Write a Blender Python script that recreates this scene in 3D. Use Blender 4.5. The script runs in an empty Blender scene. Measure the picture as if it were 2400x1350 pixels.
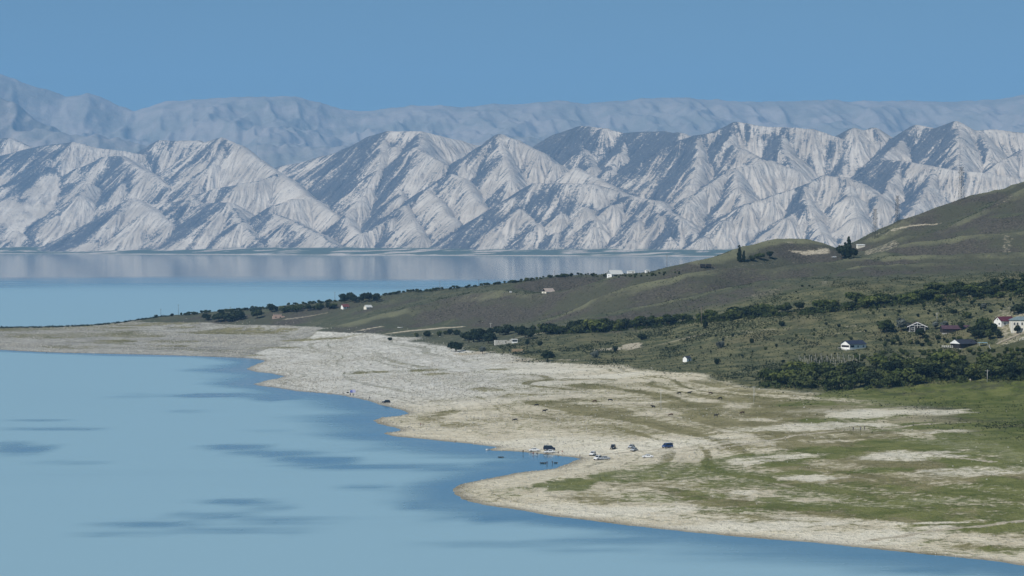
import bpy, bmesh, math, random
import numpy as np
from mathutils import Vector, Matrix

# ------------------------------------------------------------------ camera, sky, sun, exposure
scene = bpy.context.scene
COL = scene.collection
F = 5600.0            # focal length in pixels of a 2400 px wide frame
H = 86.0              # camera height above the lake
YH = 562.0            # row of the horizon
PITCH = math.atan((675.0 - YH) / F)

cam_data = bpy.data.cameras.new("camera")
cam_data.sensor_width = 36.0
cam_data.lens = 36.0 * F / 2400.0
cam_data.clip_start = 1.0
cam_data.clip_end = 80000.0
camera = bpy.data.objects.new("camera", cam_data)
camera.location = (0.0, 0.0, H)
camera.rotation_euler = (math.pi / 2 - PITCH, 0.0, 0.0)
COL.objects.link(camera)
scene.camera = camera

SUN_DIR = Vector((-0.52, -0.48, 0.66)).normalized()      # towards the sun
SUN_EL = math.asin(SUN_DIR.z)
SUN_ROT = math.atan2(SUN_DIR.x, SUN_DIR.y)

world = bpy.data.worlds.new("World")
scene.world = world
world.use_nodes = True
wn, wl = world.node_tree.nodes, world.node_tree.links
wn.clear()
wout = wn.new("ShaderNodeOutputWorld")
wbg = wn.new("ShaderNodeBackground")
wsky = wn.new("ShaderNodeTexSky")
wsky.sky_type = 'NISHITA'
wsky.sun_disc = False
wsky.sun_elevation = SUN_EL
wsky.sun_rotation = SUN_ROT
wsky.altitude = 900.0
wsky.air_density = 1.0
wsky.dust_density = 0.0
wsky.ozone_density = 1.0
wbg.inputs["Strength"].default_value = 0.079
# the sky's colour a little above the horizon reaches down to the ridges (clear mountain air, no milky rim)
wtc = wn.new("ShaderNodeTexCoord")
wadd = wn.new("ShaderNodeVectorMath"); wadd.operation = 'ADD'
wadd.inputs[1].default_value = (0.0, 0.0, 0.20)
wnor = wn.new("ShaderNodeVectorMath"); wnor.operation = 'NORMALIZE'
wl.new(wtc.outputs["Generated"], wadd.inputs[0])
wl.new(wadd.outputs[0], wnor.inputs[0])
wl.new(wnor.outputs[0], wsky.inputs["Vector"])
wtint = wn.new("ShaderNodeMix"); wtint.data_type = 'RGBA'; wtint.blend_type = 'MULTIPLY'
wtint.inputs[0].default_value = 1.0
wtint.inputs[7].default_value = (1.02, 1.20, 1.04, 1.0)
wl.new(wsky.outputs[0], wtint.inputs[6])
wl.new(wtint.outputs[2], wbg.inputs[0])
wl.new(wbg.outputs[0], wout.inputs[0])

sun_data = bpy.data.lights.new("sun", 'SUN')
sun_data.energy = 4.6
sun_data.angle = math.radians(0.53)
sun_data.color = (1.0, 0.95, 0.87)
sun = bpy.data.objects.new("sun", sun_data)
sun.rotation_euler = SUN_DIR.to_track_quat('Z', 'Y').to_euler()
sun.location = (0, 0, 3000)
COL.objects.link(sun)

scene.view_settings.view_transform = 'Standard'
scene.view_settings.look = 'None'
scene.view_settings.exposure = 0.0
scene.view_settings.gamma = 1.0
scene.view_settings.use_curve_mapping = False
scene.render.engine = 'CYCLES'
scene.cycles.use_denoising = True
scene.cycles.max_bounces = 5
scene.cycles.diffuse_bounces = 2
scene.cycles.glossy_bounces = 2
scene.cycles.transmission_bounces = 2
scene.cycles.volume_bounces = 1
scene.cycles.transparent_max_bounces = 4
scene.cycles.caustics_reflective = False
scene.cycles.caustics_refractive = False

rng = np.random.default_rng(11)
random.seed(5)

# ------------------------------------------------------------------ helpers: naming, materials, meshes
def tag(o, label=None, cat=None, group=None, kind=None):
    if label: o["label"] = label
    if cat: o["category"] = cat
    if group: o["group"] = group
    if kind: o["kind"] = kind
    return o

def link(o, parent=None):
    COL.objects.link(o)
    if parent is not None:
        o.parent = parent
    return o

def empty(name, loc=(0, 0, 0), rz=0.0):
    o = bpy.data.objects.new(name, None)
    o.location = loc
    o.rotation_euler = (0, 0, rz)
    o.empty_display_size = 1.0
    return link(o)

class NT:
    """small helper for building node trees"""
    def __init__(self, name):
        self.m = bpy.data.materials.new(name)
        self.m.use_nodes = True
        self.t = self.m.node_tree
        self.t.nodes.clear()
        self.out = self.t.nodes.new("ShaderNodeOutputMaterial")
    def n(self, kind, **kw):
        nd = self.t.nodes.new(kind)
        for k, v in kw.items():
            if k in nd.inputs.keys() if hasattr(nd.inputs, "keys") else False:
                pass
            setattr(nd, k, v)
        return nd
    def link(self, a, b):
        self.t.links.new(a, b)
    def val(self, sock, v):
        if hasattr(v, "is_linked") or isinstance(v, bpy.types.NodeSocket):
            self.link(v, sock)
        else:
            sock.default_value = v
    def math(self, op, a, b=0.0, clamp=False):
        nd = self.t.nodes.new("ShaderNodeMath")
        nd.operation = op
        nd.use_clamp = clamp
        self.val(nd.inputs[0], a)
        self.val(nd.inputs[1], b)
        return nd.outputs[0]
    def smooth(self, x, lo, hi, a=0.0, b=1.0):
        nd = self.t.nodes.new("ShaderNodeMapRange")
        nd.interpolation_type = 'SMOOTHSTEP'
        self.val(nd.inputs[0], x)
        for i, v in zip((1, 2, 3, 4), (lo, hi, a, b)):
            self.val(nd.inputs[i], v)
        return nd.outputs[0]
    def mix(self, f, a, b):
        nd = self.t.nodes.new("ShaderNodeMix")
        nd.data_type = 'RGBA'
        self.val(nd.inputs[0], f)
        for s, v in ((nd.inputs[6], a), (nd.inputs[7], b)):
            if isinstance(v, tuple):
                s.default_value = (v[0], v[1], v[2], 1.0)
            else:
                self.link(v, s)
        return nd.outputs[2]
    def coords(self, scale=(1, 1, 1), rot=(0, 0, 0), kind="Object"):
        tc = self.t.nodes.new("ShaderNodeTexCoord")
        mp = self.t.nodes.new("ShaderNodeMapping")
        mp.inputs["Scale"].default_value = scale
        mp.inputs["Rotation"].default_value = rot
        self.link(tc.outputs[kind], mp.inputs[0])
        return mp.outputs[0]
    def noise(self, vec, scale, detail=4.0, rough=0.55, dist=0.0):
        nd = self.t.nodes.new("ShaderNodeTexNoise")
        self.link(vec, nd.inputs["Vector"])
        nd.inputs["Scale"].default_value = scale
        nd.inputs["Detail"].default_value = detail
        nd.inputs["Roughness"].default_value = rough
        nd.inputs["Distortion"].default_value = dist
        return nd.outputs[0]
    def attr(self, name):
        nd = self.t.nodes.new("ShaderNodeAttribute")
        nd.attribute_name = name
        return nd.outputs["Fac"]
    def bump(self, h, strength, distance):
        nd = self.t.nodes.new("ShaderNodeBump")
        nd.inputs["Strength"].default_value = strength
        nd.inputs["Distance"].default_value = distance
        self.link(h, nd.inputs["Height"])
        return nd.outputs[0]
    def principled(self, color, rough=0.9, normal=None, spec=0.2, metallic=0.0):
        p = self.t.nodes.new("ShaderNodeBsdfPrincipled")
        if isinstance(color, tuple):
            p.inputs["Base Color"].default_value = (color[0], color[1], color[2], 1.0)
        else:
            self.link(color, p.inputs["Base Color"])
        self.val(p.inputs["Roughness"], rough)
        p.inputs["Specular IOR Level"].default_value = spec
        p.inputs["Metallic"].default_value = metallic
        if normal is not None:
            self.link(normal, p.inputs["Normal"])
        self.link(p.outputs[0], self.out.inputs[0])
        return p

def simple_mat(name, color, rough=0.8, var=0.25, scale=1.5, spec=0.3, metallic=0.0):
    """paint, plaster, metal ... with a little uneven wear"""
    t = NT(name)
    v = t.coords()
    n = t.noise(v, scale, 4.0, 0.6)
    dark = tuple(c * (1 - var) for c in color)
    light = tuple(min(1.0, c * (1 + var * 0.4)) for c in color)
    c = t.mix(t.smooth(n, 0.3, 0.7), dark, light)
    t.principled(c, rough, None, spec, metallic)
    return t.m

def mesh_from_grid(name, P, attrs=None, smooth=True):
    """P: (rows, cols, 3) array -> one quad mesh"""
    r, c, _ = P.shape
    me = bpy.data.meshes.new(name)
    idx = np.arange(r * c, dtype=np.int32).reshape(r, c)
    q = np.stack([idx[:-1, :-1], idx[:-1, 1:], idx[1:, 1:], idx[1:, :-1]], axis=-1).reshape(-1)
    nq = (r - 1) * (c - 1)
    me.vertices.add(r * c)
    me.vertices.foreach_set("co", P.astype(np.float32).reshape(-1))
    me.loops.add(nq * 4)
    me.loops.foreach_set("vertex_index", q.astype(np.int32))
    me.polygons.add(nq)
    me.polygons.foreach_set("loop_start", np.arange(0, nq * 4, 4, dtype=np.int32))
    me.polygons.foreach_set("loop_total", np.full(nq, 4, dtype=np.int32))
    if smooth:
        me.polygons.foreach_set("use_smooth", np.ones(nq, dtype=bool))
    me.update(calc_edges=True)
    for k, a in (attrs or {}).items():
        at_ = me.attributes.new(k, 'FLOAT', 'POINT')
        at_.data.foreach_set("value", a.astype(np.float32).reshape(-1))
    return me

# ------------------------------------------------------------------ helpers: noise in numpy
def _hash(ix, iy, seed):
    h = (ix.astype(np.int64) * 374761393 + iy.astype(np.int64) * 668265263 + seed * 1442695041) & 0x7fffffff
    h = ((h ^ (h >> 13)) * 1274126177) & 0x7fffffff
    h = (h ^ (h >> 16)) & 0xffff
    return h.astype(np.float32) / 65535.0

def vnoise(x, y, seed=0):
    """smooth value noise, 0..1"""
    fx, fy = np.floor(x), np.floor(y)
    ix, iy = fx.astype(np.int64), fy.astype(np.int64)
    tx, ty = (x - fx).astype(np.float32), (y - fy).astype(np.float32)
    tx = tx * tx * tx * (tx * (tx * 6 - 15) + 10)
    ty = ty * ty * ty * (ty * (ty * 6 - 15) + 10)
    a, b = _hash(ix, iy, seed), _hash(ix + 1, iy, seed)
    c, d = _hash(ix, iy + 1, seed), _hash(ix + 1, iy + 1, seed)
    return (a + (b - a) * tx) * (1 - ty) + (c + (d - c) * tx) * ty

def fbm(x, y, oct=4, seed=0, gain=0.5):
    """about -1..1"""
    s, a, tot = 0.0, 1.0, 0.0
    for o in range(oct):
        s = s + a * (vnoise(x * 2 ** o + 17.3 * o, y * 2 ** o - 9.1 * o, seed + o) * 2 - 1)
        tot += a
        a *= gain
    return s / tot

def sstep(x, lo, hi):
    t = np.clip((x - lo) / (hi - lo), 0, 1)
    return t * t * (3 - 2 * t)

# ------------------------------------------------------------------ helpers: photo measurements to places
CP, SP = math.cos(PITCH), math.sin(PITCH)
def ray(u, v):
    a, b = (u - 1200.0) / F, (675.0 - v) / F
    return Vector((a, CP + b * SP, -SP + b * CP))
def on_depth(u, v, y):
    d = ray(u, v)
    k = y / d.y
    return (d.x * k, y, H + d.z * k)
def on_level(u, v, z=0.0):
    d = ray(u, v)
    k = (z - H) / d.z
    return (d.x * k, d.y * k, z)

# ------------------------------------------------------------------ the near land: measured points
SHORE_PX = [(2900, 1395), (2650, 1362), (2400, 1326), (2300, 1312), (2200, 1303), (2050, 1287), (1900, 1272), (1750, 1260), (1600, 1247),
    (1450, 1228), (1300, 1210), (1200, 1193), (1130, 1183), (1090, 1172), (1062, 1159), (1054, 1150), (1064, 1141),
    (1090, 1132), (1150, 1120), (1230, 1106), (1300, 1097), (1342, 1084), (1364, 1076), (1345, 1072), (1300, 1067),
    (1250, 1061), (1200, 1057), (1155, 1056), (1143, 1053), (1165, 1048), (1120, 1043), (1060, 1036), (1000, 1030),
    (950, 1026), (905, 1019), (897, 1015), (925, 1012), (942, 1008), (918, 1000), (887, 993), (876, 985), (888, 979),
    (935, 975), (956, 968), (948, 962), (925, 957), (900, 951), (870, 941), (845, 935), (800, 927), (760, 922), (700, 917),
    (650, 909), (605, 904), (595, 900), (620, 893), (655, 886), (668, 882), (640, 876), (600, 872), (576, 866), (584, 860),
    (610, 850), (622, 846), (600, 841), (550, 838), (500, 836), (440, 834), (350, 831), (250, 829), (150, 827), (90, 825), (40, 822),
    (0, 820), (-150, 815), (-420, 806), (-700, 800)]
shore = [on_level(u, v)[:2] for u, v in SHORE_PX]
# the far side of the peninsula, behind the skyline
far_side = [(-940, 2330), (-520, 2345), (-400, 2362), (-240, 2440), (-215, 2530), (-120, 2600), (0, 2640), (140, 2640), (260, 2560),
            (420, 2640), (640, 2900), (900, 3100), (1150, 3100), (1150, 560), (700, 520)]
land_poly = np.array(shore + far_side, dtype=np.float64)

CTRL = []          # (x, y, z)
def Pz(u, v, z):
    CTRL.append(on_level(u, v, z))
def Py(u, v, y):
    CTRL.append(on_depth(u, v, y))
for i, p in enumerate(shore):
    if i % 2 == 0:
        CTRL.append((p[0], p[1], 0.3))
for x, y in far_side[:-2]:
    CTRL.append((x, y, 0.5))
# low foreground spit and beach
for u, v, z in [(2400, 1260, 2.2), (2400, 1200, 3.6), (2400, 1100, 7), (2400, 1000, 9.5), (2400, 920, 11.5), (2700, 1250, 4), (2700, 1100, 9), (2700, 950, 13),
                (2100, 1220, 2.2), (2100, 1150, 4), (2100, 1060, 6.5), (2100, 980, 8), (2100, 920, 10),
                (1800, 1200, 1.8), (1800, 1130, 3.2), (1800, 1050, 5.2), (1800, 970, 7.2), (1780, 905, 9.5),
                (1500, 1180, 1.8), (1500, 1120, 2.6), (1500, 1060, 2.2), (1500, 1000, 4), (1500, 930, 5.6), (1500, 880, 7.4), (1500, 855, 9),
                (1300, 1160, 1.2), (1250, 1130, 1.0), (1300, 1020, 2.0), (1250, 960, 4.0), (1250, 900, 5.8), (1250, 850, 8.5),
                (1050, 1000, 1.2), (1050, 950, 2.8), (1050, 900, 4.4), (1050, 850, 6.2), (1060, 822, 8.5),
                (850, 905, 1.7), (850, 860, 3.6), (850, 810, 5.4), (850, 785, 6.8), (720, 890, 1.3), (720, 850, 2.6), (720, 810, 3.2), (930, 800, 7.5), (1000, 795, 9.5),
                (650, 800, 2.2), (550, 815, 1.8), (450, 810, 2.2), (300, 805, 2.0), (150, 800, 2.0), (0, 795, 1.8), (-200, 790, 2.0),
                (650, 780, 3.6), (450, 785, 3.6), (300, 780, 3.4), (150, 782, 2.6), (0, 780, 2.2), (-300, 775, 2.0),
                (800, 770, 7.5), (650, 768, 6.5), (500, 765, 6.0), (1000, 772, 11), (940, 770, 9)]:
    Pz(u, v, z)
# the green slope with the bushes
for u, v, z in [(1150, 805, 11), (1150, 785, 14), (1300, 830, 11), (1300, 800, 15), (1300, 785, 18), (1400, 810, 14.5), (1400, 772, 22), (1500, 820, 14), (1500, 790, 18.5), (1500, 766, 24),
                (1640, 860, 12), (1640, 820, 17), (1640, 780, 24), (1640, 752, 30), (1800, 860, 13.5), (1800, 810, 21), (1800, 770, 29), (1800, 740, 36),
                (2000, 860, 14.5), (2000, 816, 20.5), (2000, 770, 30), (2000, 722, 41), (2200, 850, 16), (2200, 815, 21), (2200, 770, 31), (2200, 702, 46),
                (2400, 850, 16.5), (2400, 815, 22), (2400, 780, 30), (2400, 730, 42), (2400, 690, 50), (2650, 800, 30), (2650, 700, 55), (1150, 830, 8.5), (1640, 880, 8.8)]:
    Pz(u, v, z)
# hills: row, column and distance
for u, v, y in [
    # first low hill on the left, its foot and its crest
    (900, 762, 1990), (1000, 765, 1975), (1100, 767, 1940), (1200, 764, 1925), (840, 752, 2040), (900, 735, 2060), (1000, 710, 2060), (1080, 698, 2050), (1160, 692, 2030), (1280, 688, 1990),
    (1100, 735, 1990), (1200, 730, 1965), (1290, 745, 1905),
    # skyline with the orchard row
    (380, 741, 2330), (500, 730, 2300), (700, 712, 2260), (900, 693, 2210), (1100, 672, 2150), (1280, 656, 2080), (1420, 645, 2000), (1520, 638, 1960), (1640, 612, 1960),
    (640, 745, 2190), (820, 724, 2180), (480, 755, 2230), (900, 715, 2140), (1100, 682, 2090), (1290, 683, 2020), (1400, 671, 1970),
    # second hill: crest from the foot of the slope up to the right
    (1250, 757, 1850), (1340, 726, 1845), (1420, 688, 1830), (1500, 664, 1840), (1620, 641, 1850), (1720, 630, 1860), (1820, 622, 1860),
    (1400, 730, 1775), (1500, 715, 1770), (1640, 700, 1745), (1640, 660, 1810), (1800, 690, 1690), (1800, 650, 1770), (1960, 655, 1690),
    # behind it
    (1480, 655, 1930), (1600, 634, 1925),
    # knoll with the cut bank
    (1720, 590, 1995), (1780, 570, 2040), (1840, 558, 2060), (1900, 557, 2060), (1935, 567, 2060), (1962, 590, 2070), (1740, 612, 1930), (1850, 606, 1950), (1950, 604, 1955), (2000, 583, 2090), (2010, 604, 1930),
    (2050, 556, 2170), (2100, 522, 2190), (2150, 503, 2210), (2200, 484, 2230), (2253, 466, 2240), (2300, 457, 2280), (2400, 425, 2300), (2600, 345, 2330), (2800, 290, 2330),
    # ridges on the right
    (2400, 441, 2170), (2330, 480, 2150), (2260, 513, 2120), (2200, 540, 2100), (2120, 553, 2085), (2650, 390, 2150),
    (2400, 500, 2060), (2300, 540, 2020), (2160, 566, 1985), (2260, 552, 1975), (2400, 543, 1960), (2650, 490, 1960),
    (2060, 582, 1960), (2085, 597, 1890), (2030, 600, 1905), (2200, 598, 1870), (2400, 592, 1850), (2650, 560, 1840),
    (2000, 622, 1800), (2200, 620, 1790), (2400, 618, 1770), (2100, 655, 1700), (2250, 648, 1690), (2400, 640, 1670), (2650, 630, 1690)]:
    Py(u, v, y)
# down behind the skyline to the far shore
for x, y, z in [(-300, 2420, 4), (-150, 2480, 9), (0, 2450, 18), (110, 2330, 32), (150, 2240, 44), (180, 2200, 50), (250, 2300, 55), (300, 2400, 55), (420, 2500, 70), (520, 2600, 90), (700, 2700, 110), (950, 2650, 150), (1150, 2300, 190), (1000, 2200, 190), (900, 1900, 120),
                (700, 1500, 50), (800, 1100, 25), (700, 800, 12)]:
    CTRL.append((x, y, z))
# lake bed
for u, v in [(300, 900), (100, 900), (500, 950), (300, 1050), (700, 1000), (600, 1150), (900, 1100), (900, 1200), (1200, 1300), (600, 1300), (1700, 1320), (100, 1250)]:
    x, y, _ = on_level(u, v)
    CTRL.append((x, y, -6.0))
for x, y in [(-900, 2600), (-500, 2700), (0, 2900), (400, 2950), (-900, 1500), (-500, 600), (200, 540)]:
    CTRL.append((x, y, -8.0))

# crests that stay crisp: tents laid over the smooth field
CRESTS = [
    ([(820, 757, 2030), (900, 735, 2060), (1000, 710, 2060), (1080, 698, 2050), (1160, 692, 2030), (1280, 688, 1990), (1400, 671, 1970)], 12.0, 70),
    ([(1250, 757, 1850), (1340, 726, 1845), (1420, 688, 1830), (1500, 664, 1840), (1620, 641, 1850), (1720, 630, 1860), (1820, 622, 1860), (1990, 609, 1900)], 15.0, 75),
    ([(1400, 742, 1790), (1500, 720, 1780), (1640, 690, 1770), (1760, 668, 1780), (1850, 660, 1790)], 6.0, 45),
    ([(1640, 612, 1960), (1720, 590, 1995), (1780, 570, 2040), (1840, 558, 2060), (1900, 557, 2060), (1935, 567, 2060), (1962, 590, 2070)], 14.0, 60),
    ([(2120, 553, 2085), (2200, 540, 2100), (2260, 513, 2120), (2330, 480, 2150), (2400, 441, 2170), (2650, 390, 2150)], 18.0, 75),
    ([(2050, 556, 2170), (2100, 522, 2190), (2150, 503, 2210), (2253, 466, 2240), (2400, 425, 2300), (2600, 345, 2330)], 10.0, 70),
    ([(2130, 569, 1990), (2160, 566, 1985), (2260, 552, 1975), (2400, 543, 1960), (2650, 490, 1960)], 14.0, 60),
    ([(1990, 612, 1915), (2030, 600, 1905), (2060, 582, 1960), (2085, 597, 1890), (2200, 598, 1870), (2400, 592, 1850), (2650, 560, 1840)], 11.0, 55),
    ([(2000, 622, 1800), (2200, 620, 1790), (2400, 618, 1770)], 8.0, 45),
]
# hollows hidden behind the crests
for pts, h, w in CRESTS:
    for (ua, va, ya), (ub, vb, yb) in zip(pts[:-1], pts[1:]):
        for k in (0.0, 0.5):
            uu, vv, yy = ua + (ub - ua) * k, va + (vb - va) * k, ya + (yb - ya) * k
            x_, y_, z_ = on_depth(uu, vv, yy + 48.0)
            CTRL[:] = [c for c in CTRL if c[1] <= yy + 5 or math.hypot(c[0] - x_, c[1] - y_) > 36 or c[2] > z_ + 4]
            CTRL.append((x_, y_, z_ - 0.55 * h))
            CTRL.append(on_depth(uu, vv, yy))
def tents(x, y, both=False):
    out = np.zeros(np.shape(x), dtype=np.float64)
    near = np.zeros(np.shape(x), dtype=np.float64)
    for pts, h, w in CRESTS:
        P = [on_depth(*p) for p in pts]
        d = np.full(np.shape(x), 1e9)
        for (ax, ay, _), (bx, by, _) in zip(P[:-1], P[1:]):
            ex, ey = bx - ax, by - ay
            t = np.clip(((x - ax) * ex + (y - ay) * ey) / (ex * ex + ey * ey), 0, 1)
            d = np.minimum(d, np.hypot(x - ax - t * ex, y - ay - t * ey))
        d = np.sqrt(d * d + 16.0) - 4.0
        k = np.clip(1 - d / w, 0, 1)
        out = np.maximum(out, h * (0.6 * k + 0.4 * k * k))
        near = np.maximum(near, k)
    return (out, near) if both else out
ctrl = np.array(CTRL)
ctrl[:, 2] -= tents(ctrl[:, 0], ctrl[:, 1])
# drop near duplicates
keep = []
for i, p in enumerate(ctrl):
    if all((p[0] - ctrl[j][0]) ** 2 + (p[1] - ctrl[j][1]) ** 2 > 9.0 for j in keep):
        keep.append(i)
ctrl = ctrl[keep]
RB_C = 22.0
dm = np.sqrt((ctrl[:, None, 0] - ctrl[None, :, 0]) ** 2 + (ctrl[:, None, 1] - ctrl[None, :, 1]) ** 2 + RB_C ** 2)
nC = len(ctrl)
A = np.zeros((nC + 3, nC + 3))
A[:nC, :nC] = -dm + 0.0
A[:nC, :nC] -= np.eye(nC) * (-3.0)      # a little smoothing
A[:nC, nC] = 1; A[:nC, nC + 1] = ctrl[:, 0] / 1000; A[:nC, nC + 2] = ctrl[:, 1] / 1000
A[nC:, :nC] = A[:nC, nC:].T
rhs = np.zeros(nC + 3); rhs[:nC] = ctrl[:, 2]
wts = np.linalg.solve(A, rhs)

def rbf(x, y):
    out = np.full(x.shape, wts[nC], dtype=np.float32) + wts[nC + 1] * x / 1000 + wts[nC + 2] * y / 1000
    for k in range(nC):
        out -= np.float32(wts[k]) * np.sqrt((x - np.float32(ctrl[k, 0])) ** 2 + (y - np.float32(ctrl[k, 1])) ** 2 + np.float32(RB_C ** 2))
    return out

def poly_sdf(px, py, poly):
    """distance to the outline, positive inside"""
    d2 = np.full(px.shape, 1e12, dtype=np.float32)
    inside = np.zeros(px.shape, dtype=bool)
    n = len(poly)
    for i in range(n):
        ax, ay = poly[i]; bx, by = poly[(i + 1) % n]
        ex, ey = bx - ax, by - ay
        wx, wy = px - ax, py - ay
        t = np.clip((wx * ex + wy * ey) / (ex * ex + ey * ey), 0, 1)
        d2 = np.minimum(d2, (wx - t * ex) ** 2 + (wy - t * ey) ** 2)
        if ay != by:
            c = (ay <= py) != (by <= py)
            xs = ax + (py - ay) * ex / (by - ay)
            inside ^= c & (px < xs)
    d = np.sqrt(d2)
    return np.where(inside, d, -d)

# grid: fan shaped, finer towards the viewer
NC_, NR_ = 860, 700
ang = np.linspace((-330 - 1200) / F, (2760 - 1200) / F, NC_, dtype=np.float32)
dep = (560 + (2960 - 560) * (np.linspace(0, 1, NR_) ** 1.35)).astype(np.float32)
GX = ang[None, :] * dep[:, None]
GY = np.repeat(dep[:, None], NC_, axis=1)
# coarse evaluation of the smooth field, then bilinear to the fine grid
cs = 4
ci, cj = np.arange(0, NR_ + cs, cs), np.arange(0, NC_ + cs, cs)
cd = np.interp(ci, np.arange(NR_), dep).astype(np.float32); cd[-1] = dep[-1] + 8
ca = np.interp(cj, np.arange(NC_), ang).astype(np.float32); ca[-1] = ang[-1] + 0.001
cx, cy = ca[None, :] * cd[:, None], np.repeat(cd[:, None], len(ca), axis=1)
cz = rbf(cx, cy)
def up(a):
    i = np.arange(NR_) / cs; j = np.arange(NC_) / cs
    i0, j0 = i.astype(int), j.astype(int)
    ti, tj = (i - i0)[:, None], (j - j0)[None, :]
    return ((a[i0][:, j0] * (1 - tj) + a[i0][:, j0 + 1] * tj) * (1 - ti) + (a[i0 + 1][:, j0] * (1 - tj) + a[i0 + 1][:, j0 + 1] * tj) * ti).astype(np.float32)
CREST = (sstep(tents(GX, GY + 5 + 7 * fbm(GX / 35, GY / 35, 3, 14), True)[1], 0.76, 0.98) * (0.35 + 0.65 * vnoise(GX / 60, GY / 60, 15))).astype(np.float32)
Z0 = up(cz) + tents(GX + 4 * fbm(GX / 40, GY / 40, 2, 13), GY).astype(np.float32)
SD = poly_sdf(GX, GY, land_poly)
SD = SD + 1.6 * fbm(GX / 14, GY / 14, 3, 3) + 0.5 * fbm(GX / 3.5, GY / 3.5, 2, 5)
wsh = sstep(np.abs(SD), 0, 70)
zin = np.maximum(Z0, 0.5)
zl = np.where(SD > 0, np.minimum(SD * 0.045, 2.5) * (1 - wsh) + zin * wsh, np.maximum(SD * 0.10, -6) * (1 - wsh) + np.minimum(Z0, -2.0) * wsh)
# relief: gullied hills, hummocky beach with old strandlines
hillness = sstep(Z0, 16, 40)
front = sstep(GY, 1640, 1760)
relief = hillness * front * (3.6 * fbm(GX / 85, GY / 120, 4, 21) + 2.2 * (0.5 - np.abs(fbm(GX / 28 + GY / 160, GY / 160, 3, 33))) )
relief += sstep(SD, 4, 40) * (0.45 * fbm(GX / 26, GY / 40, 3, 41) + 0.16 * fbm(GX / 5, GY / 9, 3, 43)) * (1 - 0.5 * hillness)
low = sstep(SD, 2, 12) * (1 - sstep(Z0, 9, 14))
zc = zl + 0.5 * fbm(GX / 60, GY / 60, 3, 55)
step_ = 0.75
terr = (zc / step_ - np.floor(zc / step_))
relief += low * 0.30 * (sstep(terr, 0.55, 1.0) - 0.5)
GZ = (zl + relief * np.where(SD > 0, 1, 0)).astype(np.float32)

def ground_z(x, y):
    """height of the near land under a point"""
    fi = min(max((y - 560.0) / 2400.0, 0.0), 1.0) ** (1 / 1.35) * (NR_ - 1)
    fj = min(max((x / y - A0) / (A1 - A0), 0.0), 1.0) * (NC_ - 1)
    i0 = min(int(fi), NR_ - 2); j0 = min(int(fj), NC_ - 2)
    ti, tj = fi - i0, fj - j0
    return float((GZ[i0, j0] * (1 - tj) + GZ[i0, j0 + 1] * tj) * (1 - ti) + (GZ[i0 + 1, j0] * (1 - tj) + GZ[i0 + 1, j0 + 1] * tj) * ti)
A0, A1 = float(ang[0]), float(ang[-1])

def at(u, v, ymin=570.0, ymax=2900.0):
    """the place on the near land (or the lake) seen at a photo pixel"""
    d = ray(u, v)
    y = ymin
    if v > 600:
        y = max(ymin, min((H - 28.0) * F / (v - YH) * 0.93, 1240.0))     # nothing near is higher than that
    prev = None
    while y < ymax:
        k = y / d.y
        x, z = d.x * k, H + d.z * k
        g = max(ground_z(x, y), 0.0)
        if z <= g:
            if prev is not None:
                lo, hi = prev, y
                for _ in range(12):
                    m = 0.5 * (lo + hi); k = m / d.y
                    if H + d.z * k <= max(ground_z(d.x * k, m), 0.0): hi = m
                    else: lo = m
                y = hi
            k = y / d.y
            return Vector((d.x * k, y, max(ground_z(d.x * k, y), 0.0)))
        prev = y
        y += 3.0
    return None
def mpp(p):
    """metres per photo pixel at a place"""
    return p.y / F

# --- what grows where (shares per vertex)
grass = np.zeros_like(GZ); bare = np.zeros_like(GZ); dry = np.zeros_like(GZ); lush = np.zeros_like(GZ)
edge = 9.0 + 1.2 * fbm(GX / 50, GY / 80, 3, 61)
bare = 1 - sstep(zl, edge - 1.3, edge + 0.9)                       # drawn-down lake bed
def blob_mask(u, v, ru, rv, tilt=0.0, soft=0.45):
    """soft patch lying on the ground (size measured in photo pixels); returns a window of the grid and its mask"""
    p = at(u, v)
    if p is None:
        return None, None
    rx = ru * p.y / F
    pu, pd = at(u, v - rv), at(u, v + rv)
    ry = abs(pu.y - pd.y) / 2 if pu is not None and pd is not None else rv * p.y * p.y / (F * (H - p.z))
    ry = max(2.0, min(ry, 160.0))
    i0, i1 = np.searchsorted(dep, [p.y - 2.2 * ry, p.y + 2.2 * ry])
    j0, j1 = np.searchsorted(ang, [p.x / p.y - 2.2 * ru / F, p.x / p.y + 2.2 * ru / F])
    sl = (slice(max(i0, 0), i1 + 1), slice(max(j0, 0), j1 + 1))
    X, Y = GX[sl], GY[sl]
    dx = (X - p.x) - (Y - p.y) * (p.x / p.y)
    dy = (Y - p.y) + tilt * dx
    n = 0.55 * fbm(X / (rx * 0.45 + 1), Y / (ry * 0.5 + 1), 3, int(u + v))
    r = np.sqrt((dx / rx) ** 2 + (dy / ry) ** 2) + n
    return sl, 1 - sstep(r, 1 - soft, 1 + soft)

def skyline_v(u):
    """highest row at which the near land shows in a column"""
    a = (u - 1200.0) / F
    best = 1e9
    y = 1500.0
    while y < 2700:
        g = ground_z(a * y, y)
        if g > 0.25:
            best = min(best, YH + (H - g) * F / y)
        y += 8.0
    return best
def add(field, items, gain=1.0):
    for it in items:
        u, v, ru, rv = it[:4]
        k = it[4] if len(it) > 4 else 1.0
        tl = it[5] if len(it) > 5 else 0.0
        sl, m = blob_mask(u, v, ru, rv, tl)
        if sl is not None:
            field[sl] = np.maximum(field[sl], m * k * gain)
    return field

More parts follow.
